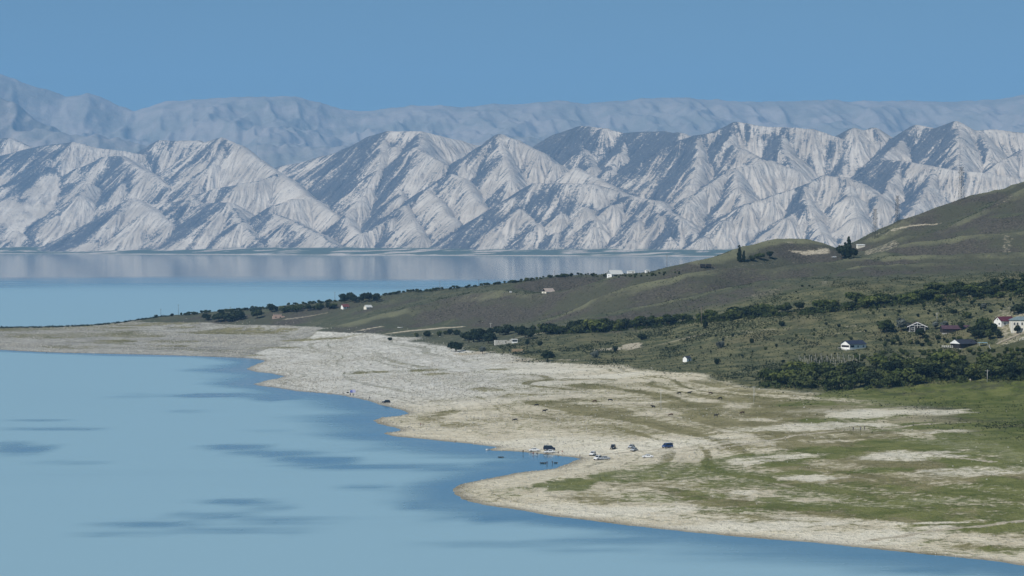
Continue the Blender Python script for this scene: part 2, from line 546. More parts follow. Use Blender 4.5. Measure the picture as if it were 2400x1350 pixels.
# green on the near spit and the plain behind it
green_patches = [
    (1330, 1135, 70, 14), (1200, 1150, 60, 10, .6), (1480, 1115, 110, 16), (1620, 1100, 150, 20), (1750, 1125, 130, 22, .9), (1560, 1160, 160, 16, .7), (1800, 1075, 170, 16), (1920, 1060, 130, 12),
    (1950, 1150, 200, 28, .8), (2150, 1180, 220, 34, .9), (2330, 1150, 130, 30), (2380, 1210, 120, 36), (2250, 1235, 130, 18, .7), (1850, 1185, 200, 18, .7), (1650, 1195, 120, 8, .5),
    (2050, 1102, 90, 8, 1.2), (1870, 1112, 70, 10), (2300, 1045, 170, 40, 1.2), (2380, 1080, 120, 24, 1.2), (2120, 1040, 120, 16), (2000, 985, 110, 8), (2060, 975, 90, 5),
    (2200, 940, 260, 20, 1.1), (2380, 960, 160, 30, 1.2), (2000, 925, 120, 12, .9), (2150, 1000, 150, 10, .9), (1900, 945, 80, 8, .8), (2380, 1000, 130, 20, 1.2), (2340, 1290, 90, 14, .5), (2200, 1270, 60, 8, .4)]
olive_patches = [
    (1400, 970, 170, 12, .9), (1300, 975, 120, 10, .8), (1560, 985, 150, 14, .8), (1600, 950, 130, 8, .9), (1680, 925, 90, 6, .9), (1760, 935, 90, 10, 1), (1850, 950, 80, 10, 1), (1700, 965, 140, 10, .8),
    (1450, 935, 150, 7, .8), (1250, 945, 110, 5, .8), (1130, 960, 100, 5, .7), (1180, 985, 90, 7, .7), (1060, 965, 80, 4, .7), (1000, 975, 60, 4, .7), (980, 985, 80, 9, .5), (1250, 1000, 130, 8, .6),
    (1500, 1010, 140, 8, .6), (1400, 905, 130, 5, .8), (1240, 890, 90, 4, .7), (1520, 900, 110, 5, .8), (1330, 915, 90, 4, .7), (1150, 910, 70, 4, .6), (1100, 935, 90, 4, .6), (1180, 865, 60, 3, .6), (1100, 845, 60, 3, .5),
    (1000, 868, 80, 2.5, .8), (870, 873, 60, 2.5, .8), (1060, 875, 120, 3, .6), (1650, 905, 90, 4, .8), (1560, 925, 90, 4, .7), (1700, 1000, 140, 8, .5), (1850, 1010, 160, 10, .5), (1100, 1150, 40, 20, .45), (1150, 1170, 90, 12, .5),
    (1400, 1170, 140, 16, .5), (1700, 1225, 160, 10, .4), (2000, 1200, 200, 14, .6), (2250, 1290, 150, 10, .5), (930, 985, 50, 6, .6), (1080, 995, 90, 6, .5), (940, 955, 60, 3, .5),
    (300, 785, 90, 7, 1), (120, 787, 140, 7, .9), (230, 770, 100, 3, .7), (360, 760, 90, 3.5, 1), (420, 768, 40, 2, 1), (520, 778, 90, 6, 1), (620, 780, 90, 4, .8), (270, 800, 60, 4, .9), (190, 815, 90, 3, .6), (740, 795, 120, 3, .8, 0), (640, 815, 80, 3, .6),
    (20, 770, 120, 4, 1), (150, 765, 160, 3, .9), (300, 752, 120, 2, .9), (400, 800, 60, 3, .4), (600, 833, 60, 1.6, .8), (420, 812, 60, 3, .4)]
white_patches = [
    (2040, 968, 120, 10, 1), (2200, 968, 90, 6, .8), (1900, 1000, 180, 10, .9), (2130, 1068, 130, 12, 1), (1760, 1080, 70, 8, .9), (1850, 1070, 90, 5, .9), (1900, 1120, 70, 8, .9), (2300, 1105, 130, 12, .8),
    (1450, 1200, 170, 12, 1), (1750, 1232, 200, 14, 1), (2000, 1260, 160, 16, 1), (2200, 1235, 60, 5, .8), (1500, 1050, 220, 16, 1), (1250, 1040, 160, 12, 1), (1740, 1155, 40, 5, .8), (2200, 1225, 120, 3, .9),
    (1300, 1190, 90, 10, .8), (2250, 1010, 90, 4, .8), (2380, 998, 90, 3, .7), (1420, 882, 120, 5, 1), (1300, 870, 120, 6, 1)]
grass = add(grass, olive_patches, 0.9)
lush = add(lush, green_patches, 0.95)
wht = add(np.zeros_like(GZ), white_patches)
# streaks that follow the old waterlines
lines = vnoise(zl * 2.3 + 0.8 * fbm(GX / 40, GY / 70, 3, 71), GX / 130, 73)
streak = sstep(lines, 0.52, 0.82)
field_side = sstep(GX / GY, (1500 - 1200) / F, (1900 - 1200) / F) * (1 - sstep(GY, 1250, 1350))
near_spit = (1 - sstep(GY, 1000, 1180)) * sstep(SD, 6, 55)
plain_mid = sstep(GX / GY, (900 - 1200) / F, (1250 - 1200) / F) * sstep(SD, 20, 90) * (1 - near_spit) * (1 - sstep(GY, 1330, 1480))
spots = vnoise(GX / 40 + 0.3 * GY / 40, GY / 22, 77) + 0.5 * vnoise(GX / 22, GY / 9, 78)
grass = np.maximum(grass, 0.92 * near_spit * sstep(SD, 10, 75) * sstep(spots, 0.15, 0.8) + 0.62 * plain_mid * sstep(spots, 0.45, 1.0))
grass = np.clip(grass * (0.65 + 0.55 * streak) + 0.30 * streak * low * (0.4 + 0.6 * field_side), 0, 1)
lines2 = vnoise(zl * 5.5 + 1.1 * fbm(GX / 30, GY / 45, 3, 171), GX / 70, 173)
grass = np.clip(grass + 0.55 * sstep(lines2, 0.70, 0.86) * low * sstep(SD, 8, 25) * (0.5 + 0.5 * plain_mid + 0.3 * near_spit), 0, 1)
lush = np.clip(lush * (0.75 + 0.45 * streak), 0, 1) * (1 - 0.85 * wht)
grass = grass * (1 - 0.8 * wht)
# near land right of the belt is meadow
meadow = sstep(GX - GY * ((1780 - 1200) / F), 0, 120) * sstep(GY, 930, 1100) * (1 - sstep(GY, 1230, 1340))
bare = np.clip(bare * (1 - 0.85 * meadow * (1 - wht)), 0, 1)
# brown, dry faces of the hills
sx = np.gradient(GZ, axis=1) / np.maximum(np.gradient(GX, axis=1), 1e-3)
sy = np.gradient(GZ, axis=0) / np.maximum(np.gradient(GY, axis=0), 1e-3)
def smooth2(a, n):
    for _ in range(n):
        a = (a + np.roll(a, 1, 0) + np.roll(a, -1, 0) + np.roll(a, 1, 1) + np.roll(a, -1, 1)) / 5
    return a
steep = smooth2(sy, 4)
dry = sstep(steep + 0.06 * fbm(GX / 60, GY / 60, 3, 81), 0.05, 0.20) * sstep(GY, 1630, 1740)
# scars: bare earth banks
scar = add(np.zeros_like(GZ), [(1900, 592, 50, 5, .9), (1930, 588, 20, 8, .7), (1850, 568, 16, 3, .5), (2060, 590, 45, 8, .45), (2140, 528, 50, 2.5, .8), (2080, 545, 30, 6, .4), (2360, 585, 14, 10, .4), (1800, 685, 50, 10, .35), (1935, 662, 25, 5, .4),
    (1440, 818, 60, 4, .7), (1480, 812, 25, 7, .9), (1110, 828, 45, 3, 1), (1230, 842, 25, 3, .9), (1000, 772, 90, 1.6, 1), (870, 769, 40, 1.2, .8), (1290, 775, 90, 1.5, .6), (700, 745, 40, 2, .6), (740, 738, 30, 1.5, .6), (1240, 848, 120, 1.8, .6), (1930, 862, 70, 1.2, .7), (1850, 868, 60, 1.0, .6), (1600, 795, 70, 1.4, .6), (1750, 780, 110, 1.2, .5), (1950, 782, 110, 1.4, .5), (2380, 800, 50, 12, .5), (2120, 838, 60, 5, .35), (2380, 1040, 1, 1, 0)])
# worn vehicle tracks
tracks = np.zeros_like(GZ)
def track(pts, w, k=1.0):
    P = [at(u, v) for u, v in pts]
    poly = [(p.x, p.y) for p in P if p is not None]
    d = np.full(GZ.shape, 1e9, dtype=np.float32)
    for (ax, ay), (bx, by) in zip(poly[:-1], poly[1:]):
        ex, ey = bx - ax, by - ay
        t = np.clip(((GX - ax) * ex + (GY - ay) * ey) / (ex * ex + ey * ey + 1e-6), 0, 1)
        d = np.minimum(d, np.hypot(GX - ax - t * ex, GY - ay - t * ey))
    d = d + 0.5 * fbm(GX / 9, GY / 9, 2, 5)
    np.maximum(tracks, k * (1 - sstep(d, w * 0.5, w * 1.3)), out=tracks)
track([(1560, 1062), (1720, 1045), (1900, 1016), (2010, 1008), (2100, 1002), (2200, 992), (2270, 990)], 2.2, .9)
track([(2030, 1268), (2110, 1258), (2180, 1245), (2240, 1238), (2340, 1228), (2400, 1220)], 1.8, .8)
track([(2240, 1073), (2330, 1083)], 1.8, .9)
track([(2150, 1060), (2205, 1067)], 1.5, .9)
track([(1380, 1068), (1480, 1058), (1600, 1050), (1700, 1040)], 3.0, .7)
track([(1600, 962), (1750, 945), (1900, 932), (2000, 928)], 1.6, .6)
track([(1560, 797), (1640, 785), (1760, 777), (1900, 769), (2050, 762)], 1.4, .5)
track([(1340, 726), (1420, 690), (1500, 667), (1600, 645)], 1.6, .25)
track([(2210, 536), (2300, 498), (2400, 442)], 2.0, .35)
track([(2150, 567), (2260, 553), (2400, 545)], 2.0, .3)
track([(1660, 628), (1800, 618), (1900, 613), (1990, 607)], 1.5, .4)
track([(900, 737), (1000, 711), (1080, 699), (1160, 693)], 1.8, .3)

# greyer tone of the far left spit, and the stony white headland before it
sepu = 1200 + F * GX / GY
vv_ = YH + (H - GZ) * F / GY
edge_l = np.interp(GX, [on_level(u, v)[0] for u, v in [(560, 842), (700, 808), (800, 790), (900, 777), (1000, 768)]], [on_level(u, v)[1] for u, v in [(560, 842), (700, 808), (800, 790), (900, 777), (1000, 768)]])
edge_l = edge_l + 10 * fbm(GX / 30, GY / 30, 3, 88)
dull = sstep(GY - edge_l, -6, 14) * (1 - sstep(GX, -30, 20)) * (0.75 + 0.35 * fbm(GX / 50, GY / 60, 3, 89))
dull = np.where(sepu < 600, np.maximum(dull, 0.7 * sstep(GY, 1700, 1800)), dull).astype(np.float32)
stony = ((1 - sstep(GX / GY, (1050 - 1200) / F, (1500 - 1200) / F)) * sstep(GY, 1150, 1330)).astype(np.float32)
rim = np.exp(-((GY - edge_l - 8) / 9.0) ** 2) * (1 - sstep(GX, -60, -10)) * sstep(GX, -200, -150)
grass = np.maximum(grass, 0.85 * rim * (0.5 + vnoise(GX / 16, GY / 16, 90)))
ground_mesh = mesh_from_grid("ground", np.stack([GX, GY, GZ], axis=-1),
    {"bare": bare, "grass": grass, "lush": lush, "dry": dry, "scar": np.maximum(scar, tracks), "white": wht, "meadow": meadow, "crest": CREST, "stony": stony, "dull": dull, "strand": (sstep(lines2, 0.62, 0.80) * low * sstep(SD, 4, 14)).astype(np.float32)})
ground = link(bpy.data.objects.new("ground", ground_mesh))
tag(ground, "stony pale lake shore rising to green and brown grassy hills", "ground", kind="structure")

def ground_material():
    t = NT("shore_and_grassland")
    v = t.coords()
    bareA, grassA, lushA, dryA, scarA, whtA, medA = [t.attr(k) for k in ("bare", "grass", "lush", "dry", "scar", "white", "meadow")]
    big = t.noise(v, 0.018, 5, 0.6)
    mid = t.noise(v, 0.09, 5, 0.62)
    fine = t.noise(v, 0.6, 4, 0.65)
    tuft = t.noise(v, 0.30, 6, 0.72)
    midc, tufc = t.math('SUBTRACT', mid, 0.5), t.math('SUBTRACT', tuft, 0.5)
    # bare lake bed: pale limestone rubble with darker gaps
    pale = t.mix(t.smooth(mid, 0.3, 0.7), (0.52, 0.455, 0.33), (0.70, 0.635, 0.49))
    pale = t.mix(t.math('MULTIPLY', t.smooth(tuft, 0.53, 0.63), 0.5), pale, (0.19, 0.175, 0.10))
    pale = t.mix(t.math('MULTIPLY', t.smooth(fine, 0.52, 0.66), 0.6), pale, (0.74, 0.71, 0.62))
    stony = t.mix(t.smooth(mid, 0.3, 0.7), (0.48, 0.46, 0.41), (0.68, 0.66, 0.60))
    stony = t.mix(t.math('MULTIPLY', t.smooth(tuft, 0.51, 0.60), 0.75), stony, (0.13, 0.13, 0.11))
    stony = t.mix(t.math('MULTIPLY', t.smooth(fine, 0.52, 0.64), 0.7), stony, (0.74, 0.72, 0.66))
    pale = t.mix(t.attr("stony"), pale, stony)
    grey = t.mix(t.smooth(mid, 0.3, 0.7), (0.22, 0.21, 0.185), (0.37, 0.355, 0.315))
    grey = t.mix(t.math('MULTIPLY', t.smooth(tuft, 0.52, 0.62), 0.7), grey, (0.09, 0.09, 0.065))
    pale = t.mix(t.attr("dull"), pale, grey)
    wrack_shade = t.smooth(t.math('ADD', t.attr("strand"), t.math('MULTIPLY', tufc, 2.6)), 0.45, 0.95)  # wrack along old waterlines, also painting in the shade of small banks
    pale = t.mix(t.math('MULTIPLY', wrack_shade, 0.38), pale, (0.12, 0.125, 0.085))
    pale = t.mix(t.math('MULTIPLY', whtA, 0.55), pale, (0.74, 0.70, 0.59))
    # grass mix
    fld = t.mix(t.smooth(mid, 0.38, 0.64), (0.073, 0.082, 0.042), (0.167, 0.160, 0.083))
    fld = t.mix(t.math('MULTIPLY', t.smooth(tuft, 0.52, 0.64), 0.75), fld, (0.041, 0.053, 0.028))
    fld = t.mix(t.math('MULTIPLY', t.smooth(big, 0.5, 0.68), 0.5), fld, (0.167, 0.144, 0.083))
    hill = t.mix(t.smooth(mid, 0.38, 0.66), (0.072, 0.081, 0.052), (0.119, 0.119, 0.075))
    hill = t.mix(t.math('MULTIPLY', t.smooth(tuft, 0.53, 0.66), 0.5), hill, (0.049, 0.055, 0.038))
    brown = t.mix(t.smooth(fine, 0.38, 0.64), (0.054, 0.050, 0.043), (0.112, 0.102, 0.084))
    brown = t.mix(t.math('MULTIPLY', t.smooth(big, 0.44, 0.60), 0.75), brown, (0.078, 0.083, 0.054))
    crestA = t.attr("crest")
    sep = t.t.nodes.new("ShaderNodeSeparateXYZ")
    t.link(v, sep.inputs[0])
    hi = t.smooth(sep.outputs[1], 1620.0, 1760.0)
    green = t.mix(hi, fld, hill)
    green = t.mix(t.smooth(t.math('ADD', dryA, t.math('MULTIPLY', midc, 1.2)), 0.2, 0.8), green, brown)
    crestf = t.smooth(t.math('ADD', crestA, t.math('MULTIPLY', midc, 0.8)), 0.35, 0.95)
    green = t.mix(t.math('MULTIPLY', crestf, 0.95), green, (0.168, 0.170, 0.104))  # pale olive crest grass, painted to read as the crests' lit edge
    med = t.mix(t.smooth(mid, 0.36, 0.64), (0.052, 0.062, 0.027), (0.096, 0.100, 0.050))
    med = t.mix(t.math('MULTIPLY', t.smooth(big, 0.45, 0.62), 0.5), med, (0.105, 0.100, 0.055))
    med = t.mix(t.math('MULTIPLY', t.smooth(tuft, 0.52, 0.66), 0.5), med, (0.038, 0.044, 0.020))
    green = t.mix(medA, green, med)
    c = t.mix(t.smooth(t.math('ADD', bareA, t.math('MULTIPLY', tufc, 0.9)), 0.25, 0.75), green, pale)
    og = t.mix(t.smooth(mid, 0.35, 0.65), (0.130, 0.117, 0.042), (0.225, 0.198, 0.085))
    lg = t.mix(t.smooth(mid, 0.35, 0.65), (0.088, 0.112, 0.024), (0.165, 0.178, 0.056))
    # break patches up with tufts
    fo = t.smooth(t.math('ADD', t.math('ADD', grassA, t.math('MULTIPLY', tufc, 2.4)), t.math('MULTIPLY', midc, 0.9)), 0.10, 0.80)
    fl = t.smooth(t.math('ADD', t.math('ADD', lushA, t.math('MULTIPLY', tufc, 2.2)), t.math('MULTIPLY', midc, 0.9)), 0.15, 0.80)
    c = t.mix(t.math('MULTIPLY', t.math('MULTIPLY', fo, bareA), 0.88), c, og)
    c = t.mix(t.math('MULTIPLY', fl, 0.88), c, lg)
    dirt = t.mix(t.smooth(fine, 0.35, 0.65), (0.34, 0.295, 0.215), (0.52, 0.465, 0.36))
    c = t.mix(t.smooth(t.math('ADD', scarA, t.math('MULTIPLY', tufc, 1.4)), 0.3, 0.8), c, dirt)
    # wet rim at the water
    wet = t.smooth(sep.outputs[2], 0.03, 0.26, 0.6, 0.0)
    c = t.mix(wet, c, (0.10, 0.088, 0.066))
    hgt = t.math('ADD', t.math('MULTIPLY', tuft, 0.7), t.math('MULTIPLY', fine, 0.5))
    nb = t.bump(hgt, 1.0, 1.3)
    t.principled(c, 0.95, nb, 0.1)
    return t.m
ground_mesh.materials.append(ground_material())

# ------------------------------------------------------------------ the lake
xs = np.concatenate([np.linspace(-15900, -1000, 30), np.arange(-960, 960, 8.0), np.linspace(1000, 15900, 30)])
ys = np.concatenate([np.linspace(-1900, 440, 8), np.arange(460, 2900, 8.0), np.linspace(2920, 31000, 60)])
WX, WY = np.meshgrid(xs.astype(np.float32), ys.astype(np.float32))
wsd = -poly_sdf(WX, WY, land_poly)
shelter = 26 + 22 * fbm(WX / 130, WY / 90, 3, 91)
calm = 0.8 * (1 - sstep(wsd, shelter * 0.2, shelter * 1.9))
def water_blob(u, v, ru, rv, k=1.0, tilt=0.0):
    x, y, _ = on_level(u, v)
    rx = ru * y / F
    ry = rv * y * y / (F * H)
    ry = max(ry, 12.0)
    i0, i1 = np.searchsorted(ys, [y - 2.2 * ry, y + 2.2 * ry])
    j0, j1 = np.searchsorted(xs, [x - 2.4 * rx - 60, x + 2.4 * rx + 60])
    sl = (slice(max(i0 - 1, 0), i1 + 1), slice(max(j0 - 1, 0), j1 + 1))
    X, Y = WX[sl], WY[sl]
    dx = (X - x) - (Y - y) * (x / y)
    dy = (Y - y) + tilt * dx
    n = 0.5 * fbm(X / (rx * 0.5), Y / (ry * 0.9 + 2), 3, int(u + v))
    r = np.sqrt((dx / rx) ** 2 + (dy / ry) ** 2) + n
    calm[sl] = np.maximum(calm[sl], 0.85 * k * (1 - sstep(r, 0.1, 1.5)))
for b in [(560, 1048, 90, 8, .9), (650, 1062, 110, 9, .9), (740, 1080, 110, 12, 1), (900, 1094, 220, 9, .95), (1100, 1100, 160, 8, .8), (560, 1178, 110, 9, .9), (640, 1190, 90, 6, .6), (500, 1208, 130, 6, .7), (640, 1220, 160, 5, .6),
          (340, 1230, 130, 9, .8), (500, 1245, 240, 6, .7), (260, 1250, 120, 6, .6), (50, 1050, 70, 16, .9), (120, 1005, 140, 6, .7), (90, 985, 80, 4, .6), (160, 1085, 120, 5, .5), (520, 927, 180, 6, .9), (680, 932, 140, 10, .95), (850, 940, 130, 10, .9),
          (440, 965, 60, 3, .5), (1000, 1150, 90, 10, .7), (860, 1143, 90, 5, .6), (1000, 1185, 120, 18, .9), (1150, 1215, 120, 10, .9), (1200, 1275, 260, 12, .55), (1400, 1290, 200, 8, .5), (900, 985, 130, 12, .9), (880, 1003, 80, 6, .8), (1250, 1083, 150, 16, 1),
          (540, 866, 110, 6, .9), (1500, 1265, 260, 14, .8), (1900, 1300, 300, 14, .8), (2200, 1335, 200, 14, .9), (620, 1010, 90, 3, .4), (300, 930, 90, 3, .4), (1000, 1050, 200, 9, .6), (1100, 1070, 160, 4, .5)]:
    water_blob(*b)
WYn = WY + 900 * fbm(WX / 1100, WY / 700, 4, 97)
far_calm = sstep(WYn, 3700, 5600)
calm = np.maximum(calm, far_calm)
lake_mesh = mesh_from_grid("lake", np.stack([WX, WY, np.zeros_like(WX)], axis=-1), {"calm": calm, "farcalm": far_calm})
lake = link(bpy.data.objects.new("lake", lake_mesh))
tag(lake, "wide calm blue lake with darker wind streaks", "lake", kind="structure")
def lake_material():
    t = NT("lake_water")
    v = t.coords()
    vs = t.coords((0.25, 1.0, 1.0), (0, 0, -0.1))
    vlong = t.coords((0.10, 1.0, 1.0), (0, 0, -0.06))
    n1 = t.math('ADD', t.math('MULTIPLY', t.noise(vlong, 0.016, 4, 0.6, 0.2), 0.6), t.math('MULTIPLY', t.noise(vlong, 0.06, 4, 0.65, 0.2), 0.4))
    n2 = t.noise(vs, 0.12, 3, 0.6)
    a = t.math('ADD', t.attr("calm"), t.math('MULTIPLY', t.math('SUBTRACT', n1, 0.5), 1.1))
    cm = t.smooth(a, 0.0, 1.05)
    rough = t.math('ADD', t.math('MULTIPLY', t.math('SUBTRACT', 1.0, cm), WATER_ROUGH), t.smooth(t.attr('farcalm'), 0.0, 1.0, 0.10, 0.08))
    body = t.mix(cm, WATER_OPEN, WATER_CALM)  # the darker sky reflection of calm water is painted into the base colour
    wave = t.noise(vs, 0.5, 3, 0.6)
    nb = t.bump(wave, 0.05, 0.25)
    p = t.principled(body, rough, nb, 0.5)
    p.inputs["IOR"].default_value = 1.333
    return t.m
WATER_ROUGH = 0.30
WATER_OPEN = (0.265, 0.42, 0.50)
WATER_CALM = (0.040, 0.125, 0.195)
lake_mesh.materials.append(lake_material())

# ------------------------------------------------------------------ the pale mountains across the lake
def shore_far(u):
    return np.interp(u, [-900, 0, 800, 1640, 2600, 3300], [15600, 14700, 13300, 12250, 11600, 11300])
MC, MR = 1150, 540
mu = np.linspace(-420, 2820, MC)
mdd = np.concatenate([np.linspace(-420, -30, 24), np.linspace(-20, 4450, MR - 24)])
MU, MDD = np.meshgrid(mu, mdd)
MY = (shore_far(MU) + MDD).astype(np.float32)
MX = ((MU - 1200) / F * MY).astype(np.float32)
RIDGES = []
def R(pts, slope=0.60, bias=0.0, gul=1.0):
    """crest line: (column, row, metres behind the far shore)"""
    P = []
    for u, v, dd in pts:
        y = float(shore_far(u)) + dd + 430.0
        P.append(on_depth(u, v, y))
    slope *= 1.0 + 0.20 * min(max((max(p_[2] for p_ in pts) - 350) / 800.0, 0), 1)
    RIDGES.append((P, slope, bias, gul))
# left group
R([(-420, 330, 2300), (-150, 300, 2200), (0, 325, 2000), (28, 322, 2000), (75, 345, 1950)], .55, .25)
R([(-60, 378, 1600), (20, 362, 1600), (100, 342, 1650), (165, 333, 1700), (215, 343, 1750), (270, 352, 1800), (340, 362, 1900)], .5, .15)
R([(165, 333, 1700), (120, 372, 1400), (60, 420, 1150), (10, 460, 950)], .55, .1)
R([(340, 362, 2000), (375, 329, 2100), (420, 330, 2150), (465, 329, 2200), (520, 350, 2100)], .6, .35)
R([(290, 366, 1500), (245, 368, 1450), (180, 395, 1300), (100, 430, 1100), (35, 450, 900), (-60, 490, 800)], .6, .25)
R([(290, 366, 1500), (313, 386, 1250), (350, 405, 1150), (400, 440, 1000), (442, 470, 850)], .68)
R([(313, 386, 1250), (290, 430, 1000), (255, 470, 800)], .65, .0)
R([(210, 430, 900), (195, 458, 760), (150, 500, 520), (87, 561, 230)], .62, .05)
R([(-420, 470, 600), (-100, 500, 500), (0, 522, 380), (50, 545, 260), (95, 572, 140)], .55, -.1)
# the pale pyramid
R([(520, 322, 1600), (560, 340, 1520), (610, 374, 1380), (660, 412, 1200), (740, 468, 900), (800, 515, 650), (885, 576, 260)], .66, -.25)
R([(520, 322, 1600), (490, 330, 1600), (440, 365, 1500), (400, 392, 1450), (372, 405, 1450)], .66, -.35)
R([(530, 335, 1500), (500, 385, 1230), (470, 430, 1000), (445, 470, 820)], .66, -.3, 1.3)
R([(650, 408, 1200), (620, 421, 1080), (560, 430, 960), (500, 445, 860), (452, 458, 780)], .7, .25)
R([(740, 468, 900), (690, 467, 780), (640, 482, 650), (627, 493, 590), (610, 510, 480)], .62, -.1)
R([(627, 493, 590), (680, 515, 470), (740, 545, 300), (800, 578, 150)], .6, .2)
R([(452, 470, 640), (400, 474, 600), (355, 478, 560), (313, 465, 520), (250, 510, 350), (180, 565, 150)], .6, .3)
R([(313, 465, 520), (360, 490, 430), (411, 526, 280), (490, 575, 90)], .6, -.1)
R([(470, 478, 620), (533, 474, 560), (570, 520, 340), (612, 570, 130)], .6, .15)
R([(533, 474, 560), (490, 500, 420), (440, 545, 220), (405, 570, 120)], .62, .0)
R([(360, 540, 220), (330, 552, 150), (260, 580, 50)], .55, -.2)
# behind: the low saddle between pyramid and dome
R([(600, 400, 2600), (690, 385, 2500), (760, 366, 2400), (830, 345, 2400)], .5, -.3)
# the broad dome in the middle
R([(640, 450, 1900), (705, 420, 1850), (760, 383, 1850), (820, 345, 1850), (870, 318, 1850), (905, 307, 1850), (950, 308, 1850), (990, 308, 1850), (1030, 318, 1900), (1080, 328, 2000), (1120, 340, 2100), (1180, 360, 2200)], .62)
R([(905, 309, 1840), (900, 360, 1500), (890, 400, 1260), (865, 440, 1060), (843, 470, 880), (810, 510, 650)], .66, -.05)
R([(990, 312, 1800), (980, 345, 1500), (1010, 365, 1350), (1050, 385, 1250)], .66, .05)
R([(930, 345, 1600), (950, 400, 1260), (940, 460, 900)], .66, -.3, 1.2)
# the striped peak
R([(1320, 402, 1300), (1300, 383, 1330), (1267, 357, 1400), (1210, 327, 1480), (1175, 314, 1500), (1127, 343, 1400), (1093, 387, 1200), (1050, 412, 1080), (1000, 442, 900), (950, 482, 700), (917, 512, 520), (850, 548, 300)], .68, -.05, 1.5)
R([(1175, 316, 1490), (1180, 370, 1200), (1200, 420, 950)], .7, -.25, 1.5)
R([(1060, 408, 1060), (1085, 420, 940), (1120, 470, 700), (1150, 500, 560)], .7, -.3, 1.4)
R([(1000, 445, 880), (1030, 470, 700), (1067, 523, 400)], .7, -.25, 1.4)
R([(950, 482, 680), (970, 510, 520), (990, 552, 250)], .65, -.1, 1.2)
# skyline right of centre
R([(1180, 372, 2300), (1270, 345, 2300), (1310, 312, 2300), (1360, 294, 2300), (1417, 300, 2250), (1460, 312, 2250), (1500, 310, 2250), (1560, 308, 2200), (1600, 312, 2000)], .55, .35)
R([(1360, 294, 2300), (1370, 350, 1950), (1390, 390, 1700)], .55, .15)
R([(1470, 312, 2250), (1450, 360, 1900), (1430, 400, 1650)], .55, .2)
# long dark ridge and the low white hills before it
R([(1470, 455, 760), (1453, 447, 790), (1400, 415, 980), (1353, 393, 1060), (1320, 420, 960), (1290, 440, 860)], .66, -.1)
R([(1453, 450, 700), (1400, 431, 720), (1340, 428, 720), (1283, 430, 720), (1257, 427, 720), (1200, 462, 560), (1133, 505, 380), (1080, 540, 250), (1030, 576, 90)], .62, .3)
R([(1257, 460, 560), (1220, 487, 440), (1150, 535, 230), (1077, 582, 40)], .62, -.2, 1.2)
R([(1220, 487, 440), (1262, 525, 260), (1307, 565, 90)], .62, -.25, 1.3)
R([(1400, 450, 700), (1347, 467, 560), (1320, 500, 380), (1300, 545, 170)], .64, -.15, 1.2)
R([(1347, 467, 560), (1380, 490, 430), (1400, 520, 280)], .64, -.1, 1.2)
R([(1430, 458, 720), (1483, 459, 640), (1537, 470, 560), (1600, 512, 330), (1665, 578, 60)], .62, .0, 1.3)
R([(1483, 462, 630), (1440, 480, 500), (1400, 515, 300), (1370, 560, 110)], .64, -.25, 1.6)
R([(1540, 478, 520), (1555, 507, 360), (1580, 545, 190)], .66, -.25, 1.3)
R([(1500, 480, 540), (1500, 520, 300), (1490, 560, 130)], .66, -.25, 1.6)
# right group
R([(1400, 440, 1250), (1450, 410, 1330), (1500, 378, 1420), (1560, 345, 1520), (1600, 328, 1580), (1632, 318, 1620), (1680, 305, 1700), (1727, 286, 1750), (1780, 294, 1750), (1833, 300, 1750), (1900, 303, 1750), (1960, 322, 1700)], .62, .1, 1.2)
R([(1632, 320, 1600), (1640, 370, 1300), (1620, 430, 960), (1600, 470, 740)], .68, -.25, 1.6)
R([(1727, 290, 1740), (1705, 330, 1500), (1740, 350, 1380), (1785, 375, 1250)], .66, .1)
R([(1833, 302, 1740), (1830, 350, 1450), (1850, 395, 1200)], .6, .2)
R([(1870, 402, 1100), (1803, 375, 1150), (1760, 385, 1060), (1710, 397, 980), (1660, 433, 780), (1610, 475, 540), (1580, 500, 430)], .64, .0, 1.3)
R([(1720, 398, 960), (1730, 440, 700), (1750, 480, 480)], .66, -.2, 1.6)
R([(2110, 500, 420), (2060, 462, 560), (2017, 430, 700), (1983, 415, 760), (1937, 410, 780), (1877, 437, 640), (1810, 458, 540), (1747, 478, 440), (1700, 515, 280), (1650, 556, 110)], .62, .05, 1.1)
R([(1983, 417, 750), (1990, 460, 520), (2010, 510, 280)], .64, -.35, 1.0)
R([(1877, 440, 630), (1890, 482, 420), (1930, 550, 110)], .62, -.1, 1.2)
R([(1880, 482, 420), (1840, 510, 280), (1800, 560, 80)], .62, -.15, 1.3)
R([(1930, 340, 1650), (1997, 299, 1800), (2020, 305, 1820), (2043, 299, 1850), (2090, 325, 1800), (2130, 312, 1800), (2152, 294, 1800), (2190, 300, 1750), (2237, 286, 1700), (2283, 307, 1700), (2330, 304, 1750), (2400, 313, 1750), (2520, 300, 1800), (2820, 330, 1900)], .6, .15)
R([(2237, 288, 1690), (2245, 330, 1400), (2252, 395, 1050)], .66, .05)
R([(2120, 318, 1750), (2100, 345, 1500), (2060, 380, 1250), (2020, 420, 1000)], .64, .1, 1.5)
R([(2290, 310, 1650), (2320, 350, 1400), (2335, 400, 1150)], .64, .05)
R([(2080, 372, 1150), (2117, 376, 1060), (2180, 388, 960), (2233, 397, 900), (2313, 406, 860), (2380, 415, 850), (2500, 440, 800)], .62, .0, 1.8)
R([(2120, 380, 1040), (2085, 430, 780), (2060, 470, 560), (2040, 500, 420)], .66, .0, 1.8)
R([(2200, 395, 920), (2170, 440, 680), (2140, 490, 420)], .66, .0, 1.8)
R([(2560, 300, 1500), (2400, 352, 1300), (2350, 380, 1150), (2317, 404, 1030)], .62, -.3, 1.2)

